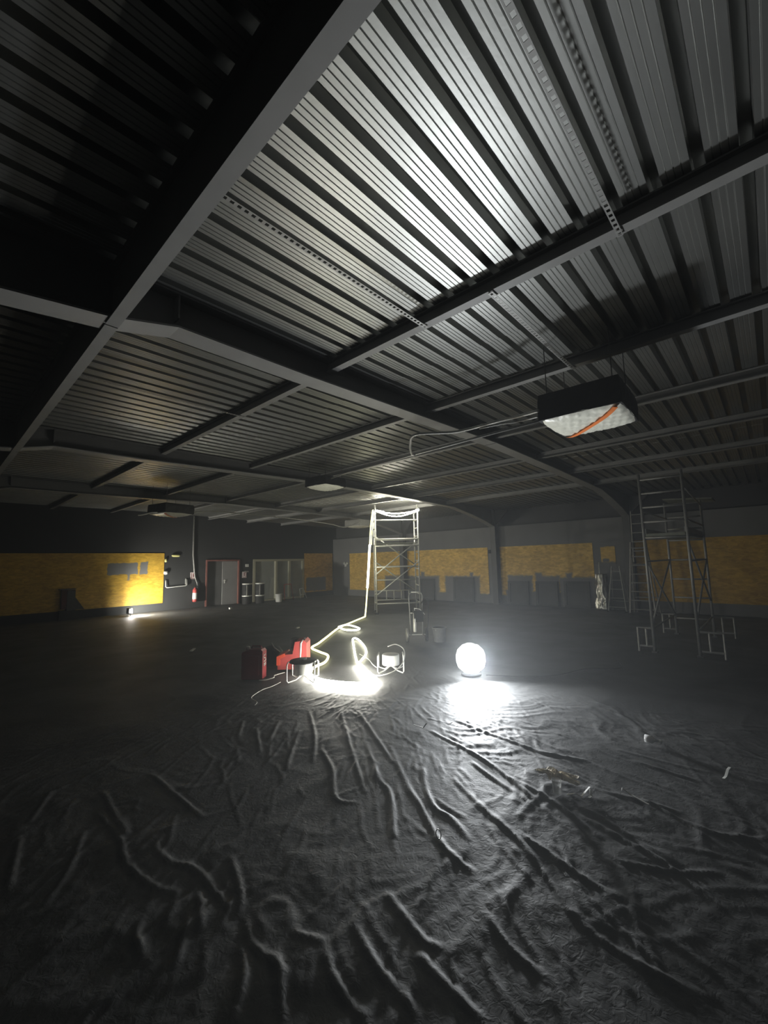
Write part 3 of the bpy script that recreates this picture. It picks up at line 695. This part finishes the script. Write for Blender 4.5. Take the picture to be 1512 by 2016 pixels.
# lit scaffold tower in the middle -------------------------------------------
A = Vector((10.29, 9.85, 0)); B = Vector((11.38, 8.88, 0)); U = (B - A).normalized(); Wd = (B - A).length; V = Vector((-U.y, U.x, 0)) * .72
def T(u, v, z): p = A + U * (u * Wd) + V * v; return (p.x, p.y, z)
def tower_mid():
    root = empty('scaffold_tower', tuple((A + B) / 2 + V / 2), 'tall shining aluminium scaffold tower hung with the glowing light tube, mid hall', 'scaffold tower')
    R = .024
    for u in (0, 1):
        for v in (0, 1):
            pts = [T(u, v, 0), T(u, v, 3.66 if v == 0 else 3.55)]
            part(MB().tube(pts, R, 10), 'standard', 'alu', root, True)
        for k in range(12): part(MB().tube([T(u, 0, .35 + k * .28), T(u, 1, .35 + k * .28)], R * .8, 8), 'rung', 'alu', root, True)
    for v, zs in ((0, (3.13, 2.48, 2.26, 1.55, .34)), (1, (3.20, 2.49, 2.28, 1.56, 1.09, .72, .40))):
        for z in zs: part(MB().tube([T(0, v, z), T(1, v, z)], R * (1.25 if z in (2.26, 2.48) else .85), 8), 'horizontal_brace', 'alu', root, True)
    for (v, a, b) in ((0, 1.32, 2.43), (1, 2.65, 1.60), (0, .62, 1.72), (1, 1.75, .68)):
        part(MB().tube([T(0, v, a), T(1, v, b)], R * .8, 8), 'diagonal_brace', 'alu', root, True)
    for u in (.28, .46, .64, .82): part(MB().tube([T(u, 1, .40), T(u, 1, .72)], R * .8, 8), 'truss_post', 'alu', root, True)
    p0, p1, p2, p3 = [Vector(T(*q)) for q in ((0.03, .1, 2.33), (.97, .1, 2.33), (.97, .9, 2.33), (0.03, .9, 2.33))]
    part(MB().prism([p0, p1, p2, p3], (0, 0, .04)), 'platform', 'board', root)
    for u in (0, 1):
        for v in (0, 1):
            q = T(u, v, .0); c = part(MB().lathe((q[0], q[1], .012), [(.05, 0), (.05, .02), (.03, .05)], 14), 'foot', 'rubber', root, True)
tower_mid()

# glowing light tube ----------------------------------------------------------
def smooth_path(P, z, n=8):
    P = [Vector((p[0], p[1], p[2] if len(p) > 2 else z)) for p in P]; out = []
    for i in range(len(P) - 1):
        a, b, c, d = P[max(i - 1, 0)], P[i], P[i + 1], P[min(i + 2, len(P) - 1)]
        for k in range(n):
            t = k / n; out.append(.5 * ((2 * b) + (-a + c) * t + (2 * a - 5 * b + 4 * c - d) * t * t + (-a + 3 * b - 3 * c + d) * t ** 3))
    out.append(P[-1]); return out
ROPE_A = [(9.44,9.55),(8.38,9.01),(7.43,8.50),(6.39,7.72),(5.78,7.26),(5.40,7.00),(5.25,6.57),(5.17,6.25),(5.02,6.04),(4.74,5.80),(4.47,5.70),(4.17,5.49)]
ROPE_LOOP = [(7.43,8.50),(7.79,8.56),(7.57,7.88),(7.30,7.74),(7.20,8.01),(7.43,8.50)]
ROPE_HOT = [(4.17,5.49),(4.04,5.20),(4.01,4.90),(4.11,4.58),(4.24,4.37),(4.38,4.30),(4.52,4.37),(4.62,4.54),(4.78,4.84),(4.94,5.09),(5.08,5.35)]
ROPE_B = [(5.08,5.35),(5.46,5.80),(6.08,6.50),(6.57,7.04),(6.60,6.92),(6.10,6.20),(5.66,5.72),(5.22,5.40),(5.10,5.33)]
rope = empty('light_rope', (4.2, 4.9, 0), 'long glowing white light tube snaking over the floor and up the lit scaffold tower', 'light tube')
rz = .045
part(MB().tube(smooth_path(ROPE_A, rz), .021, 10), 'glowing_run', 'rope_dim', rope, True, 'softly glowing yellowish run towards the tower')
part(MB().tube(smooth_path(ROPE_LOOP, rz + .03), .019, 10), 'glowing_loop', 'rope_mid', rope, True)
part(MB().tube(smooth_path(ROPE_HOT, rz + .01), .020, 12), 'brightest_run', 'rope_hot', rope, True, 'dazzling front run beside the cable drum')
part(MB().tube(smooth_path(ROPE_B, rz), .019, 10), 'doubled_run', 'rope_mid', rope, True)
VP = [(9.44, 9.55, .06), (9.58, 9.64, .35), (9.80, 9.79, .9), (9.98, 9.90, 1.5)]
part(MB().tube(smooth_path(VP[:3], 0), .022, 10), 'rising_run', 'rope_dim', rope, True, 'yellowish lower end of the rising tube')
part(MB().tube(smooth_path([VP[2], VP[3], (10.08, 9.95, 2.0), (10.13, 9.97, 2.3)], 0), .036, 10), 'bright_rising_run', 'rope_mid', rope, True)
part(MB().tube(smooth_path([(10.13, 9.97, 2.3), (10.17, 9.95, 2.9), (10.22, 9.90, 3.42), (10.24, 9.88, 3.47)], 0), .021, 10).tube(smooth_path([(10.17, 9.93, 2.3), (10.21, 9.91, 2.9), (10.25, 9.88, 3.42)], 0), .014, 8), 'upper_rising_run', 'rope_dim', rope, True, 'yellowish upper half of the rising tube')
for k, (sag, rr) in enumerate(((.10, .017), (.20, .015))):
    g = [Vector(T(t / 8, -.06 - .03 * k, 3.45 - sag * math.sin(math.pi * t / 8))) for t in range(9)]
    part(MB().tube(g, rr, 8), 'garland', 'rope_gar', rope, True)
part(MB().tube([T(.95, -.1, 3.44), T(1.03, -.1, 3.47)], .034, 10).tube([T(.02, -.1, 3.45), T(.2, -.1, 3.40)], .028, 10), 'garland_end', 'rope_gar', rope, True)

# floodlight ------------------------------------------------------------------
FX, FY = 5.70, 3.52
fl = empty('floodlight', (FX, FY, 0), 'dazzling round floodlight standing on the floor, brightest thing in the hall', 'floodlight')
part(MB().lathe((FX, FY, .052), [(.02, 0), (.12, .012), (.19, .07), (.215, .15), (.215, .24), (.19, .32), (.12, .385), (.02, .40)], 32), 'diffuser', 'flood', fl, True, 'glowing round diffuser')
ld = bpy.data.lights.new('floodlight_beam', 'AREA'); ld.shape = 'DISK'; ld.size = .40; ld.energy = FLOOD_W; ld.spread = math.radians(FLOOD_SPREAD); ld.color = (.93, .97, 1)
aim = Vector(FLOOD_AIM).normalized(); lo = bpy.data.objects.new('floodlight_beam', ld); COL.objects.link(lo); lo.location = Vector((FX, FY, .26)) + aim * .24
lo.rotation_euler = aim.to_track_quat('-Z', 'Y').to_euler(); lo.parent = fl; lo.location = lo.location - Vector((FX, FY, 0))
part(MB().lathe((FX, FY, .012), [(.15, 0), (.15, .02), (.10, .042)], 28), 'base', 'rubber', fl, True)
part(MB().tube([(FX + .03 * math.cos(a), FY + .226 * math.sin(a) * 1.02, .24 + .226 * math.cos(a)) for a in [math.pi * (-.55 + 1.1 * i / 20) for i in range(21)]], .008, 8), 'guard_hoop', 'alu', fl, True)
small(MB().tube(smooth_path([(5.75, 3.3, .03), (6.0, 2.9, .02), (6.4, 2.5, .025), (7.0, 2.3, .02), (7.4, 1.9, .02), (8.1, 2.2, .02)], 0), .006, 6), 'power_cable', 'rubber', 'black cable trailing over the floor right of the floodlight', 'cable', True)

# little lamp near the left wall ---------------------------------------------
lx, ly = 5.13, 17.05
ll = empty('work_light', (lx, ly, 0), 'small glaring work light on the floor at the foot of the long yellow board', 'work light')
part(MB().box((lx - .05, ly, .20), (.10, .26, .20)), 'housing', 'rubber', ll)
part(MB().box((lx + .006, ly, .20), (.012, .22, .16)), 'lamp_face', 'lampface', ll, False, 'glaring white face')
part(MB().box((lx - .03, ly - .136, .20), (.08, .010, .12)), 'added_glow_strip', 'lamp_added_glow', ll)  # glowing strip added so the lamp shows bright on this side
part(MB().tube([(lx - .05, ly - .16, .22), (lx - .05, ly - .16, .02), (lx - .05, ly + .16, .02), (lx - .05, ly + .16, .22)], .010, 8), 'stand', 'steel', ll)

# wire-framed cable drums -----------------------------------------------------
def cable_drum(c, rz, lab, dark=True):
    root = empty('cable_drum', (c[0], c[1], 0), lab, 'cable drum', 'white drums in bent wire stands')
    R2 = Matrix.Rotation(rz, 3, 'Z')
    def L(x, y, z): v = R2 @ Vector((x, y, 0)); return (c[0] + v.x, c[1] + v.y, z)
    dcen = L(0, 0, 0)
    part(MB().lathe((dcen[0], dcen[1], .11), [(.13, 0), (.135, .01), (.135, .15), (.13, .16)], 28), 'drum_core', 'white', root, True)
    if dark: 
        tp = part(MB().lathe((dcen[0], dcen[1], .275), [(.20, 0), (.205, .01), (.195, .025), (.05, .032)], 30), 'top_disc', 'rubber', root, True)
        sub(MB().lathe((dcen[0], dcen[1], .31), [(.06, 0), (.05, .02), (.01, .024)], 16), 'cap', 'white', tp, True)
    for s in (-1, 1):
        part(MB().tube([L(s * .19, -.13, .30), L(s * .20, -.17, .27), L(s * .20, -.18, .05), L(s * .185, -.16, .02), L(s * .10, -.05, .03), L(0, 0, .10)], .010, 8), 'wire_leg', 'alu', root, True)
        part(MB().tube([L(s * .19, .13, .27), L(s * .20, .16, .24), L(s * .20, .16, .04), L(s * .1, .06, .03), L(0, 0, .1)], .010, 8), 'wire_leg', 'alu', root, True)
        part(MB().tube([L(s * .19, -.13, .30), L(s * .19, .13, .27)], .009, 8), 'side_rail', 'alu', root, True)
cable_drum((3.93, 5.30), -.85, 'white cable drum with dark top disc in a wire stand, before the red machine')
cable_drum((5.12, 4.62), -.85, 'open white cable drum in a wire stand, right of the bright light tube', False)
small(MB().tube(smooth_path([(5.62,5.85,.03),(5.42,5.42,.03),(5.20,5.10,.03),(5.06,4.88,.04)], 0), .007, 6), 'thin_cable', 'cable', 'thin white cable from the doubled light tube to the open drum', 'cable', True)
small(MB().tube(smooth_path([(4.86,4.98,.03),(4.72,4.66,.03),(4.74,4.46,.05),(4.93,4.36,.10),(5.10,4.34,.20),(5.28,4.48,.33),(5.25,4.62,.40),(5.12,4.68,.38)], 0), .008, 8), 'looped_cable', 'cable', 'white cable springing in a big loop over the open drum', 'cable', True)
small(MB().tube(smooth_path([(3.98,5.85,.03),(3.80,5.85,.02),(3.70,5.72,.03),(3.58,5.74,.02),(3.50,5.80,.02)], 0), .007, 6), 'thin_cable', 'cable', 'thin white cable between the red machine and the red jerrycan', 'cable', True)
small(MB().tube(smooth_path([(3.62,5.42,.03),(3.42,5.36,.02),(3.25,5.30,.03),(3.0,5.15,.02),(2.93,4.9,.03),(2.86,4.84,.02)], 0), .005, 6), 'thin_cable', 'cable', 'thin pale cable curling over the floor below the red machine', 'cable', True)

# red jerrycan ----------------------------------------------------------------
J = Vector((3.52, 5.98, 0)); jr = .62
jc = empty('jerrycan', tuple(J), 'dark red metal jerrycan with white lettering on its narrow side, left of the red machine', 'jerrycan')
Rj = Matrix.Rotation(jr, 3, 'Z')
def JP(x, y, z): v = Rj @ Vector((x, y, 0)); return Vector((J.x + v.x, J.y + v.y, z))
bm = MB()
prof_ = [(-.155, .0), (.155, .0), (.165, .015), (.165, .37), (.15, .40), (.04, .44), (-.14, .44), (-.165, .41), (-.165, .015)]
bm.prism([JP(-.075, y, z + .012) for (y, z) in prof_], Rj @ Vector((.15, 0, 0)))
part(bm, 'can_body', 'red', jc)
for s in (-1, 1):
    part(MB().prism([JP(s * .076, -.11, .08), JP(s * .076, .11, .08), JP(s * .076, .11, .36), JP(s * .076, -.11, .36)], Rj @ Vector((s * .006, 0, 0))), 'pressed_panel', 'red', jc)
part(MB().tube([JP(0, -.12, .45), JP(0, -.11, .49), JP(0, .03, .49), JP(0, .04, .45)], .011, 8), 'handle', 'red', jc, True)
part(MB().lathe(tuple(JP(0, .10, .43)), [(.032, 0), (.032, .045), (.02, .055)], 16), 'cap', 'alu', jc, True)
lt = MB()
for (y0_, z0_, y1_, z1_) in ((-.045, .36, .03, .37), (-.045, .33, -.045, .36), (-.045, .325, .02, .315), (.02, .315, .03, .28), (-.04, .27, .03, .28), (-.04, .23, .03, .25), (-.04, .205, .03, .225)):
    a = JP(y0_, -.172, z0_); b = JP(y1_, -.172, z1_); lt.tube([a, b], .006, 6)
part(lt, 'lettering', 'white', jc)

# red machine -----------------------------------------------------------------
Q = Vector((4.30, 6.00, 0)); qr = -.83; Rq = Matrix.Rotation(qr, 3, 'Z')
def QP(x, y, z): v = Rq @ Vector((x, y, 0)); return Vector((Q.x + v.x, Q.y + v.y, z))
rm = empty('floor_machine', tuple(Q), 'bright red machine with an upright back and low slanted front, between jerrycan and light tube', 'machine')
side = [(-.26, .03), (-.26, .20), (-.16, .26), (-.02, .27), (.02, .46), (.17, .48), (.21, .44), (.21, .03)]
part(MB().prism([QP(x, -.17, z) for (x, z) in side], Rq @ Vector((0, .34, 0))), 'body', 'redface', rm)
part(MB().prism([QP(-.275, -.18, .10), QP(-.275, -.18, .235), QP(-.15, -.18, .285), QP(-.13, -.18, .24), QP(-.22, -.18, .20), QP(-.22, -.18, .10)], Rq @ Vector((0, .36, 0))), 'front_bumper', mat('orange_red_plastic', (.75, .10, .05), .4), rm)
for y in (-.15, .02): part(MB().tube([QP(.10, y, .05), QP(.12, y - .03, .44), QP(.15, y, .49)], .014, 8), 'guard_bar', 'white', rm, True)
part(MB().tube([QP(-.03, -.12, .30), QP(.03, -.12, .31), QP(.035, -.12, .38)], .010, 8), 'lever', 'alu', rm, True)
part(MB().box(tuple(QP(-.02, 0, .42)), (.10, .22, .14), rz=qr), 'control_box', 'rubber', rm)
for y in (-.19, .19):
    v = QP(.12, y, .075); w = MB().lathe((0, 0, 0), [(.02, -.02), (.07, -.018), (.07, .018), (.02, .02)], 20, 'Y'); w.v = [tuple(Vector((v.x, v.y, v.z)) + Rq @ Vector(p)) for p in w.v]; part(w, 'wheel', 'rubber', rm, True)
# dark bag with pale handle between jerrycan and machine
bg = empty('tool_bag', (4.20, 6.55, 0), 'black tool bag with a pale curved handle behind the jerrycan and red machine', 'bag')
part(MB().lathe((4.20, 6.55, 0.012), [(.15, 0), (.19, .05), (.18, .22), (.13, .29), (.06, .31)], 18), 'bag_body', 'rubber', bg, True)
part(MB().tube([(4.10, 6.42, .40), (4.13, 6.38, .32), (4.22, 6.35, .24)], .014, 8), 'handle', 'alu_dull', bg, True)

# paint sprayer on its cart ---------------------------------------------------
sx, sy = 7.35, 5.85
sp = empty('paint_sprayer', (sx, sy, 0), 'upright chrome paint sprayer on a two-wheeled cart, at the right foot of the lit tower', 'paint sprayer')
e1 = Vector((.74, -.67, 0)); e2 = Vector((.67, .74, 0))
def SP(a, b, z): v = e1 * a + e2 * b; return (sx + v.x, sy + v.y, z)
for s in (-1, 1): part(MB().tube([SP(s * .13, 0, .12), SP(s * .14, .04, .60), SP(s * .15, .06, .98), SP(s * .10, .02, 1.05)], .013, 8), 'cart_rail', 'alu_dull', sp, True)
part(MB().tube([SP(-.10, .02, 1.05), SP(.10, .02, 1.05)], .015, 8), 'handlebar', 'alu', sp, True)
part(MB().tube([SP(-.14, .04, .60), SP(.14, .04, .60)], .012, 8), 'cross_bar', 'alu', sp, True)
part(MB().box(SP(.02, -.06, .55), (.20, .18, .24), rz=-.74), 'motor', 'rubber', sp)
part(MB().lathe(SP(-.06, -.12, .22), [(.03, 0), (.035, .02), (.035, .26), (.028, .30), (.028, .40)], 16), 'pump_cylinder', 'alu', sp, True, 'chrome pump cylinder')
part(MB().tube([SP(-.06, -.12, .60), SP(-.06, -.12, .72), SP(.05, -.14, .70), SP(.16, -.14, .58)], .010, 8), 'outlet_pipe', 'alu', sp, True)
part(MB().tube(smooth_path([SP(.12, .03, .8), SP(.22, -.02, .95), SP(.26, -.03, .75), SP(.24, -.05, .4), SP(.20, -.1, .1)], 0), .010, 8), 'hose', 'rubber', sp, True)
for s in (-1, 1):
    v = Vector(SP(s * .21, .02, .14)); w = MB().lathe((0, 0, 0), [(.03, -.02), (.14, -.018), (.14, .018), (.03, .02)], 24, 'X'); Rm = Matrix.Rotation(-.735, 3, 'Z')
    w.v = [tuple(v + Rm @ Vector(p)) for p in w.v]; part(w, 'wheel', 'alu_dull' if s < 0 else 'rubber', sp, True)
part(MB().tube([SP(-.2, .02, .14), SP(.2, .02, .14)], .010, 8), 'axle', 'alu', sp)
bucket(7.62, 5.45, .15, .30, 'alu_dull', 'dull metal bucket on the floor right of the paint sprayer')

# wrapped ceiling units -------------------------------------------------------
def ceiling_unit(c, zb, h, w, lab, strap_=True, rot=0.0, body='black'):
    root = empty('ceiling_unit', (c[0], c[1], zb), lab, 'air unit', 'air units wrapped in plastic under the roof')
    Rr = Matrix.Rotation(rot, 3, 'Z')
    def C(x, y, z): v = Rr @ Vector((x, y, 0)); return (c[0] + v.x, c[1] + v.y, z)
    hb = MB(); n_ = 9; rr = random.Random(3); ring = []
    # box with slightly puckered plastic wrap
    for iz in range(5):
        z = zb + .05 + (h - .05) * iz / 4
        for sside in range(4):
            for i in range(n_):
                t = -1 + 2 * i / n_; q = w / 2 * (1 + .012 * rr.uniform(-1, 1)) * (1.0 if iz < 4 else .97)
                x, y = ((t * q, -q), (q, t * q), (-t * q, q), (-q, -t * q))[sside]; hb.v.append(C(x, y, z))
    m_ = 4 * n_
    for iz in range(4):
        for i in range(m_): hb.f.append((iz * m_ + i, iz * m_ + (i + 1) % m_, (iz + 1) * m_ + (i + 1) % m_, (iz + 1) * m_ + i))
    hb.f.append(tuple(4 * m_ + i for i in range(m_))); hb.f.append(tuple(range(m_))[::-1])
    part(hb, 'wrapped_housing', body, root)
    # bulging polythene underneath
    cv = MB(); G = 28
    for i in range(G + 1):
        for j in range(G + 1):
            u, v = -1 + 2 * i / G, -1 + 2 * j / G
            # rounded square
            x = u * math.sqrt(1 - v * v * .10); y = v * math.sqrt(1 - u * u * .10)
            b_ = (1 - u ** 4) * (1 - v ** 4)
            wr = .006 * math.sin(17 * (u + .4 * v) + 3 * v) + .005 * math.sin(31 * (v - .3 * u) + 2) + .004 * math.sin(53 * u * .6 + 41 * v)
            cv.v.append(C(x * w / 2 * 1.01, y * w / 2 * 1.01, zb + .055 - .05 * b_ ** .6 + wr * (.3 + b_)))
    for i in range(G):
        for j in range(G): k_ = i * (G + 1) + j; cv.f.append((k_, k_ + 1, k_ + G + 2, k_ + G + 1))
    part(cv, 'polythene_cover', 'foil', root, True, 'clouded white polythene cover')
    if strap_:
        s = MB(); N = 16
        def zz(x, y):
            u, v = x / (w / 2), y / (w / 2); b_ = max(0, (1 - u ** 4) * (1 - v ** 4)); return zb + .055 - .05 * b_ ** .6 - .020
        for i in range(N + 1):
            t = -1 + 2 * i / N; x = t * w / 2 * .93; y = t * w / 2 * .84
            for d in (-.022, .022): s.v.append(C(x + d * .8, y - d * .8, zz(x, y))); 
        for i in range(N): s.f.append((2 * i, 2 * i + 1, 2 * i + 3, 2 * i + 2))
        k0 = len(s.v)
        s.v += [(a, b, z_ + .004) for (a, b, z_) in s.v[:k0]]
        for i in range(N): s.f.append((k0 + 2 * i, k0 + 2 * i + 2, k0 + 2 * i + 3, k0 + 2 * i + 1)); 
        part(s, 'tape_strip', 'orange', root, False, 'orange tape strip')
    for (a, b) in ((-1, -1), (1, -1), (1, 1), (-1, 1)):
        x, y, _ = C(a * w * .4, b * w * .4, 0)
        part(MB().tube([(x, y, zb + h - .01), (x, y, deck_z(x) + .01)], .005, 6), 'hanging_rod', 'steel', root)
    return root
ceiling_unit((4.54, 1.27), 3.06, .32, .76, 'nearest wrapped ceiling unit, pale polythene underneath crossed by orange tape', True, .03)
ceiling_unit((5.80, 7.02), 3.31, .24, .62, 'wrapped ceiling unit seen beyond the nearest portal frame, pale diamond underneath', False, .1)
ceiling_unit((4.45, 11.9), 3.08, .30, .82, 'wrapped ceiling unit hanging over the left side, above the long yellow board', True, .2)
ceiling_unit((11.9, 12.3), 3.12, .30, .82, 'grey wrapped ceiling unit just left of the lit tower top', False, .1, 'insul')

# pipes and conduit between the units ----------------------------------------
small(MB().tube([(4.20, 1.66, 3.13), (5.44, 5.99, 3.45), (5.62, 6.62, 3.47)], .016, 8), 'ceiling_conduit', 'insul', 'straight pale conduit from the nearest wrapped unit towards the one beyond', 'pipe', True)
small(MB().tube(smooth_path([(4.13, 1.62, 3.21), (4.25, 1.90, 3.25), (4.37, 2.20, 3.30), (4.355, 2.743, 3.30), (4.08, 3.16, 3.30), (4.22, 3.37, 3.25), (4.50, 3.58, 3.22), (4.74, 3.72, 3.26)], 0), [.018] * 57, 8), 'refrigerant_pipe', 'insul',
      'wavy lagged pipe leaving the nearest wrapped unit above the straight conduit', 'pipe', True)
small(MB().tube(smooth_path([(4.15, 1.64, 3.16), (4.27, 1.90, 3.20), (4.38, 2.15, 3.26), (4.40, 2.45, 3.28)], 0), .010, 8), 'pipe_tail', 'strap', 'thin shiny pipe tail beside the wavy lagged pipe', 'pipe', True)
small(MB().tube(smooth_path([(4.9, 12.0, 3.2), (6.0, 12.3, 3.35), (8.5, 12.4, 3.32), (10.2, 12.25, 3.2), (11.0, 12.25, 3.10), (11.45, 12.3, 3.2)], 0), .020, 8), 'ceiling_pipe', 'insul', 'long sagging pipe between the two farthest wrapped units', 'pipe', True)
small(MB().tube(smooth_path([(4.05, 11.75, 3.14), (3.9, 11.75, 3.12), (3.72, 11.8, 3.06), (3.62, 11.82, 3.04)], 0), .016, 8), 'pipe_tail', 'white', 'short white pipe tail at the left of the unit above the long yellow board', 'pipe', True)

# litter on the sheet ---------------------------------------------------------
def cup(c, lab):
    root = empty('plastic_cup', (c[0], c[1], 0), lab, 'cup')
    part(MB().lathe((c[0], c[1], .022), [(.026, 0), (.034, .085), (.036, .09)], 20, cap=False), 'cup_wall', 'cup', root, True)
    part(MB().lathe((c[0], c[1], .022), [(.026, 0), (.001, .001)], 20, cap=False), 'cup_base', 'cup', root)
cup((3.25, 1.33), 'upright white plastic cup on the floor below the crumpled kraft paper')
def scrap(name, pts, m, lab, th=.004):
    """a bent strip: pts = (x, y, z) centre line, w width"""
    b = MB(); w = .009
    P_ = [Vector(p) for p in pts]
    for i, p in enumerate(P_):
        t = (P_[min(i + 1, len(P_) - 1)] - P_[max(i - 1, 0)]).normalized(); n_ = t.cross(Vector((.2, .1, 1))).normalized()
        for q in (p + n_ * w, p - n_ * w, p - n_ * w + Vector((0, 0, th)), p + n_ * w + Vector((0, 0, th))): b.v.append(tuple(q))
    for i in range(len(P_) - 1):
        for j in range(4): b.f.append((4 * i + j, 4 * i + (j + 1) % 4, 4 * i + 4 + (j + 1) % 4, 4 * i + 4 + j))
    b.f.append((3, 2, 1, 0)); k_ = 4 * (len(P_) - 1); b.f.append((k_, k_ + 1, k_ + 2, k_ + 3))
    return tag(b.build(name, m), lab, 'scrap')
scrap('plastic_strip', [(3.27, 1.27, .02), (3.29, 1.22, .035), (3.30, 1.18, .025), (3.40, 1.15, .06), (3.36, 1.13, .02), (3.30, 1.13, .03)], 'white', 'bent white plastic strip on the floor right of the cup')
scrap('metal_offcut', [(3.60, 2.98, .11), (3.60, 2.95, .02), (3.60, 2.82, .02), (3.60, 2.78, .07)], 'strap', 'bent metal offcut on the floor below the floodlight')
scrap('metal_clip', [(3.80, 2.66, .03), (3.84, 2.62, .05), (3.82, 2.56, .03)], 'alu_dull', 'small grey clip right of the bent metal offcut')
scrap('plastic_offcut', [(4.42, .42, .05), (4.38, .43, .045), (4.30, .44, .02), (4.25, .45, .02)], 'white', 'pale offcut lying near the right edge of the floor')
scrap('wire_piece', [(3.52, .98, .02), (3.53, .97, .06), (3.54, .92, .03), (3.50, .80, .02)], 'alu', 'small bright sliver on a fold right of the bent strip')
def crumple(name, c, w, d, h, m, lab, seed, cat='paper'):
    r = np.random.RandomState(seed); b = MB(); G = 14
    Z = r.rand(G + 1, G + 1) * h
    for i in range(G + 1):
        for j in range(G + 1):
            u, v = -1 + 2 * i / G, -1 + 2 * j / G; x = u * math.sqrt(1 - v * v / 2); y = v * math.sqrt(1 - u * u / 2); e = 1 + .25 * math.sin(5 * math.atan2(y, x) + seed)
            b.v.append((c[0] + x * w / 2 * e, c[1] + y * d / 2 * e, .03 + Z[i, j] * (1 - .6 * max(abs(u), abs(v)))))
    for i in range(G):
        for j in range(G): k_ = i * (G + 1) + j; b.f.append((k_, k_ + G + 1, k_ + G + 2, k_ + 1))
    return tag(b.build(name, m), lab, cat)
crumple('crumpled_paper', (3.47, 1.40), .16, .30, .05, 'brown', 'crumpled kraft paper lying just above the white cup', 5)
crumple('crumpled_film', (4.75, 1.65), .5, .45, .035, 'cable', 'pale crumpled film on the floor midway to the right', 9, 'film') if False else None
cl = empty('clear_bottle', (4.64, .98, 0), 'small shining clear bottle lying on the floor at the right', 'bottle')
part(MB().lathe((4.62, .93, .055), [(.012, 0), (.013, .03), (.032, .05), (.033, .11)], 16, 'Y'), 'bottle_body', mat('clear_shiny_plastic', (.7, .7, .7), .15, .2), cl, True)
part(MB().lathe((4.62, .905, .055), [(.015, 0), (.015, .025)], 14, 'Y'), 'bottle_cap', 'white', cl, True)
rg = []
small(MB().tube([(2.26 + .022 * math.cos(a), 1.68 + .01 * math.sin(a), .055 + .022 * math.sin(a)) for a in [2 * math.pi * i / 18 for i in range(18)]], .0035, 6, closed=True), 'key_ring', 'alu', 'tiny metal ring standing on a fold in the foreground', 'ring', True)
small(MB().box((6.9, 9.55, .03), (.14, .05, .03), rz=.4), 'offcut', 'white', 'tiny white offcut on the floor left of the rising light tube', 'scrap')
small(MB().box((8.35, 16.0, .04), (.10, .08, .06), rz=.2), 'small_block', 'white', 'tiny white block on the floor in front of the door', 'scrap')
small(MB().box((3.86, 8.93, .025), (.26, .05, .02), rz=.9), 'flat_offcut', 'alu', 'flat shiny offcut on the floor left of the light tube', 'scrap')
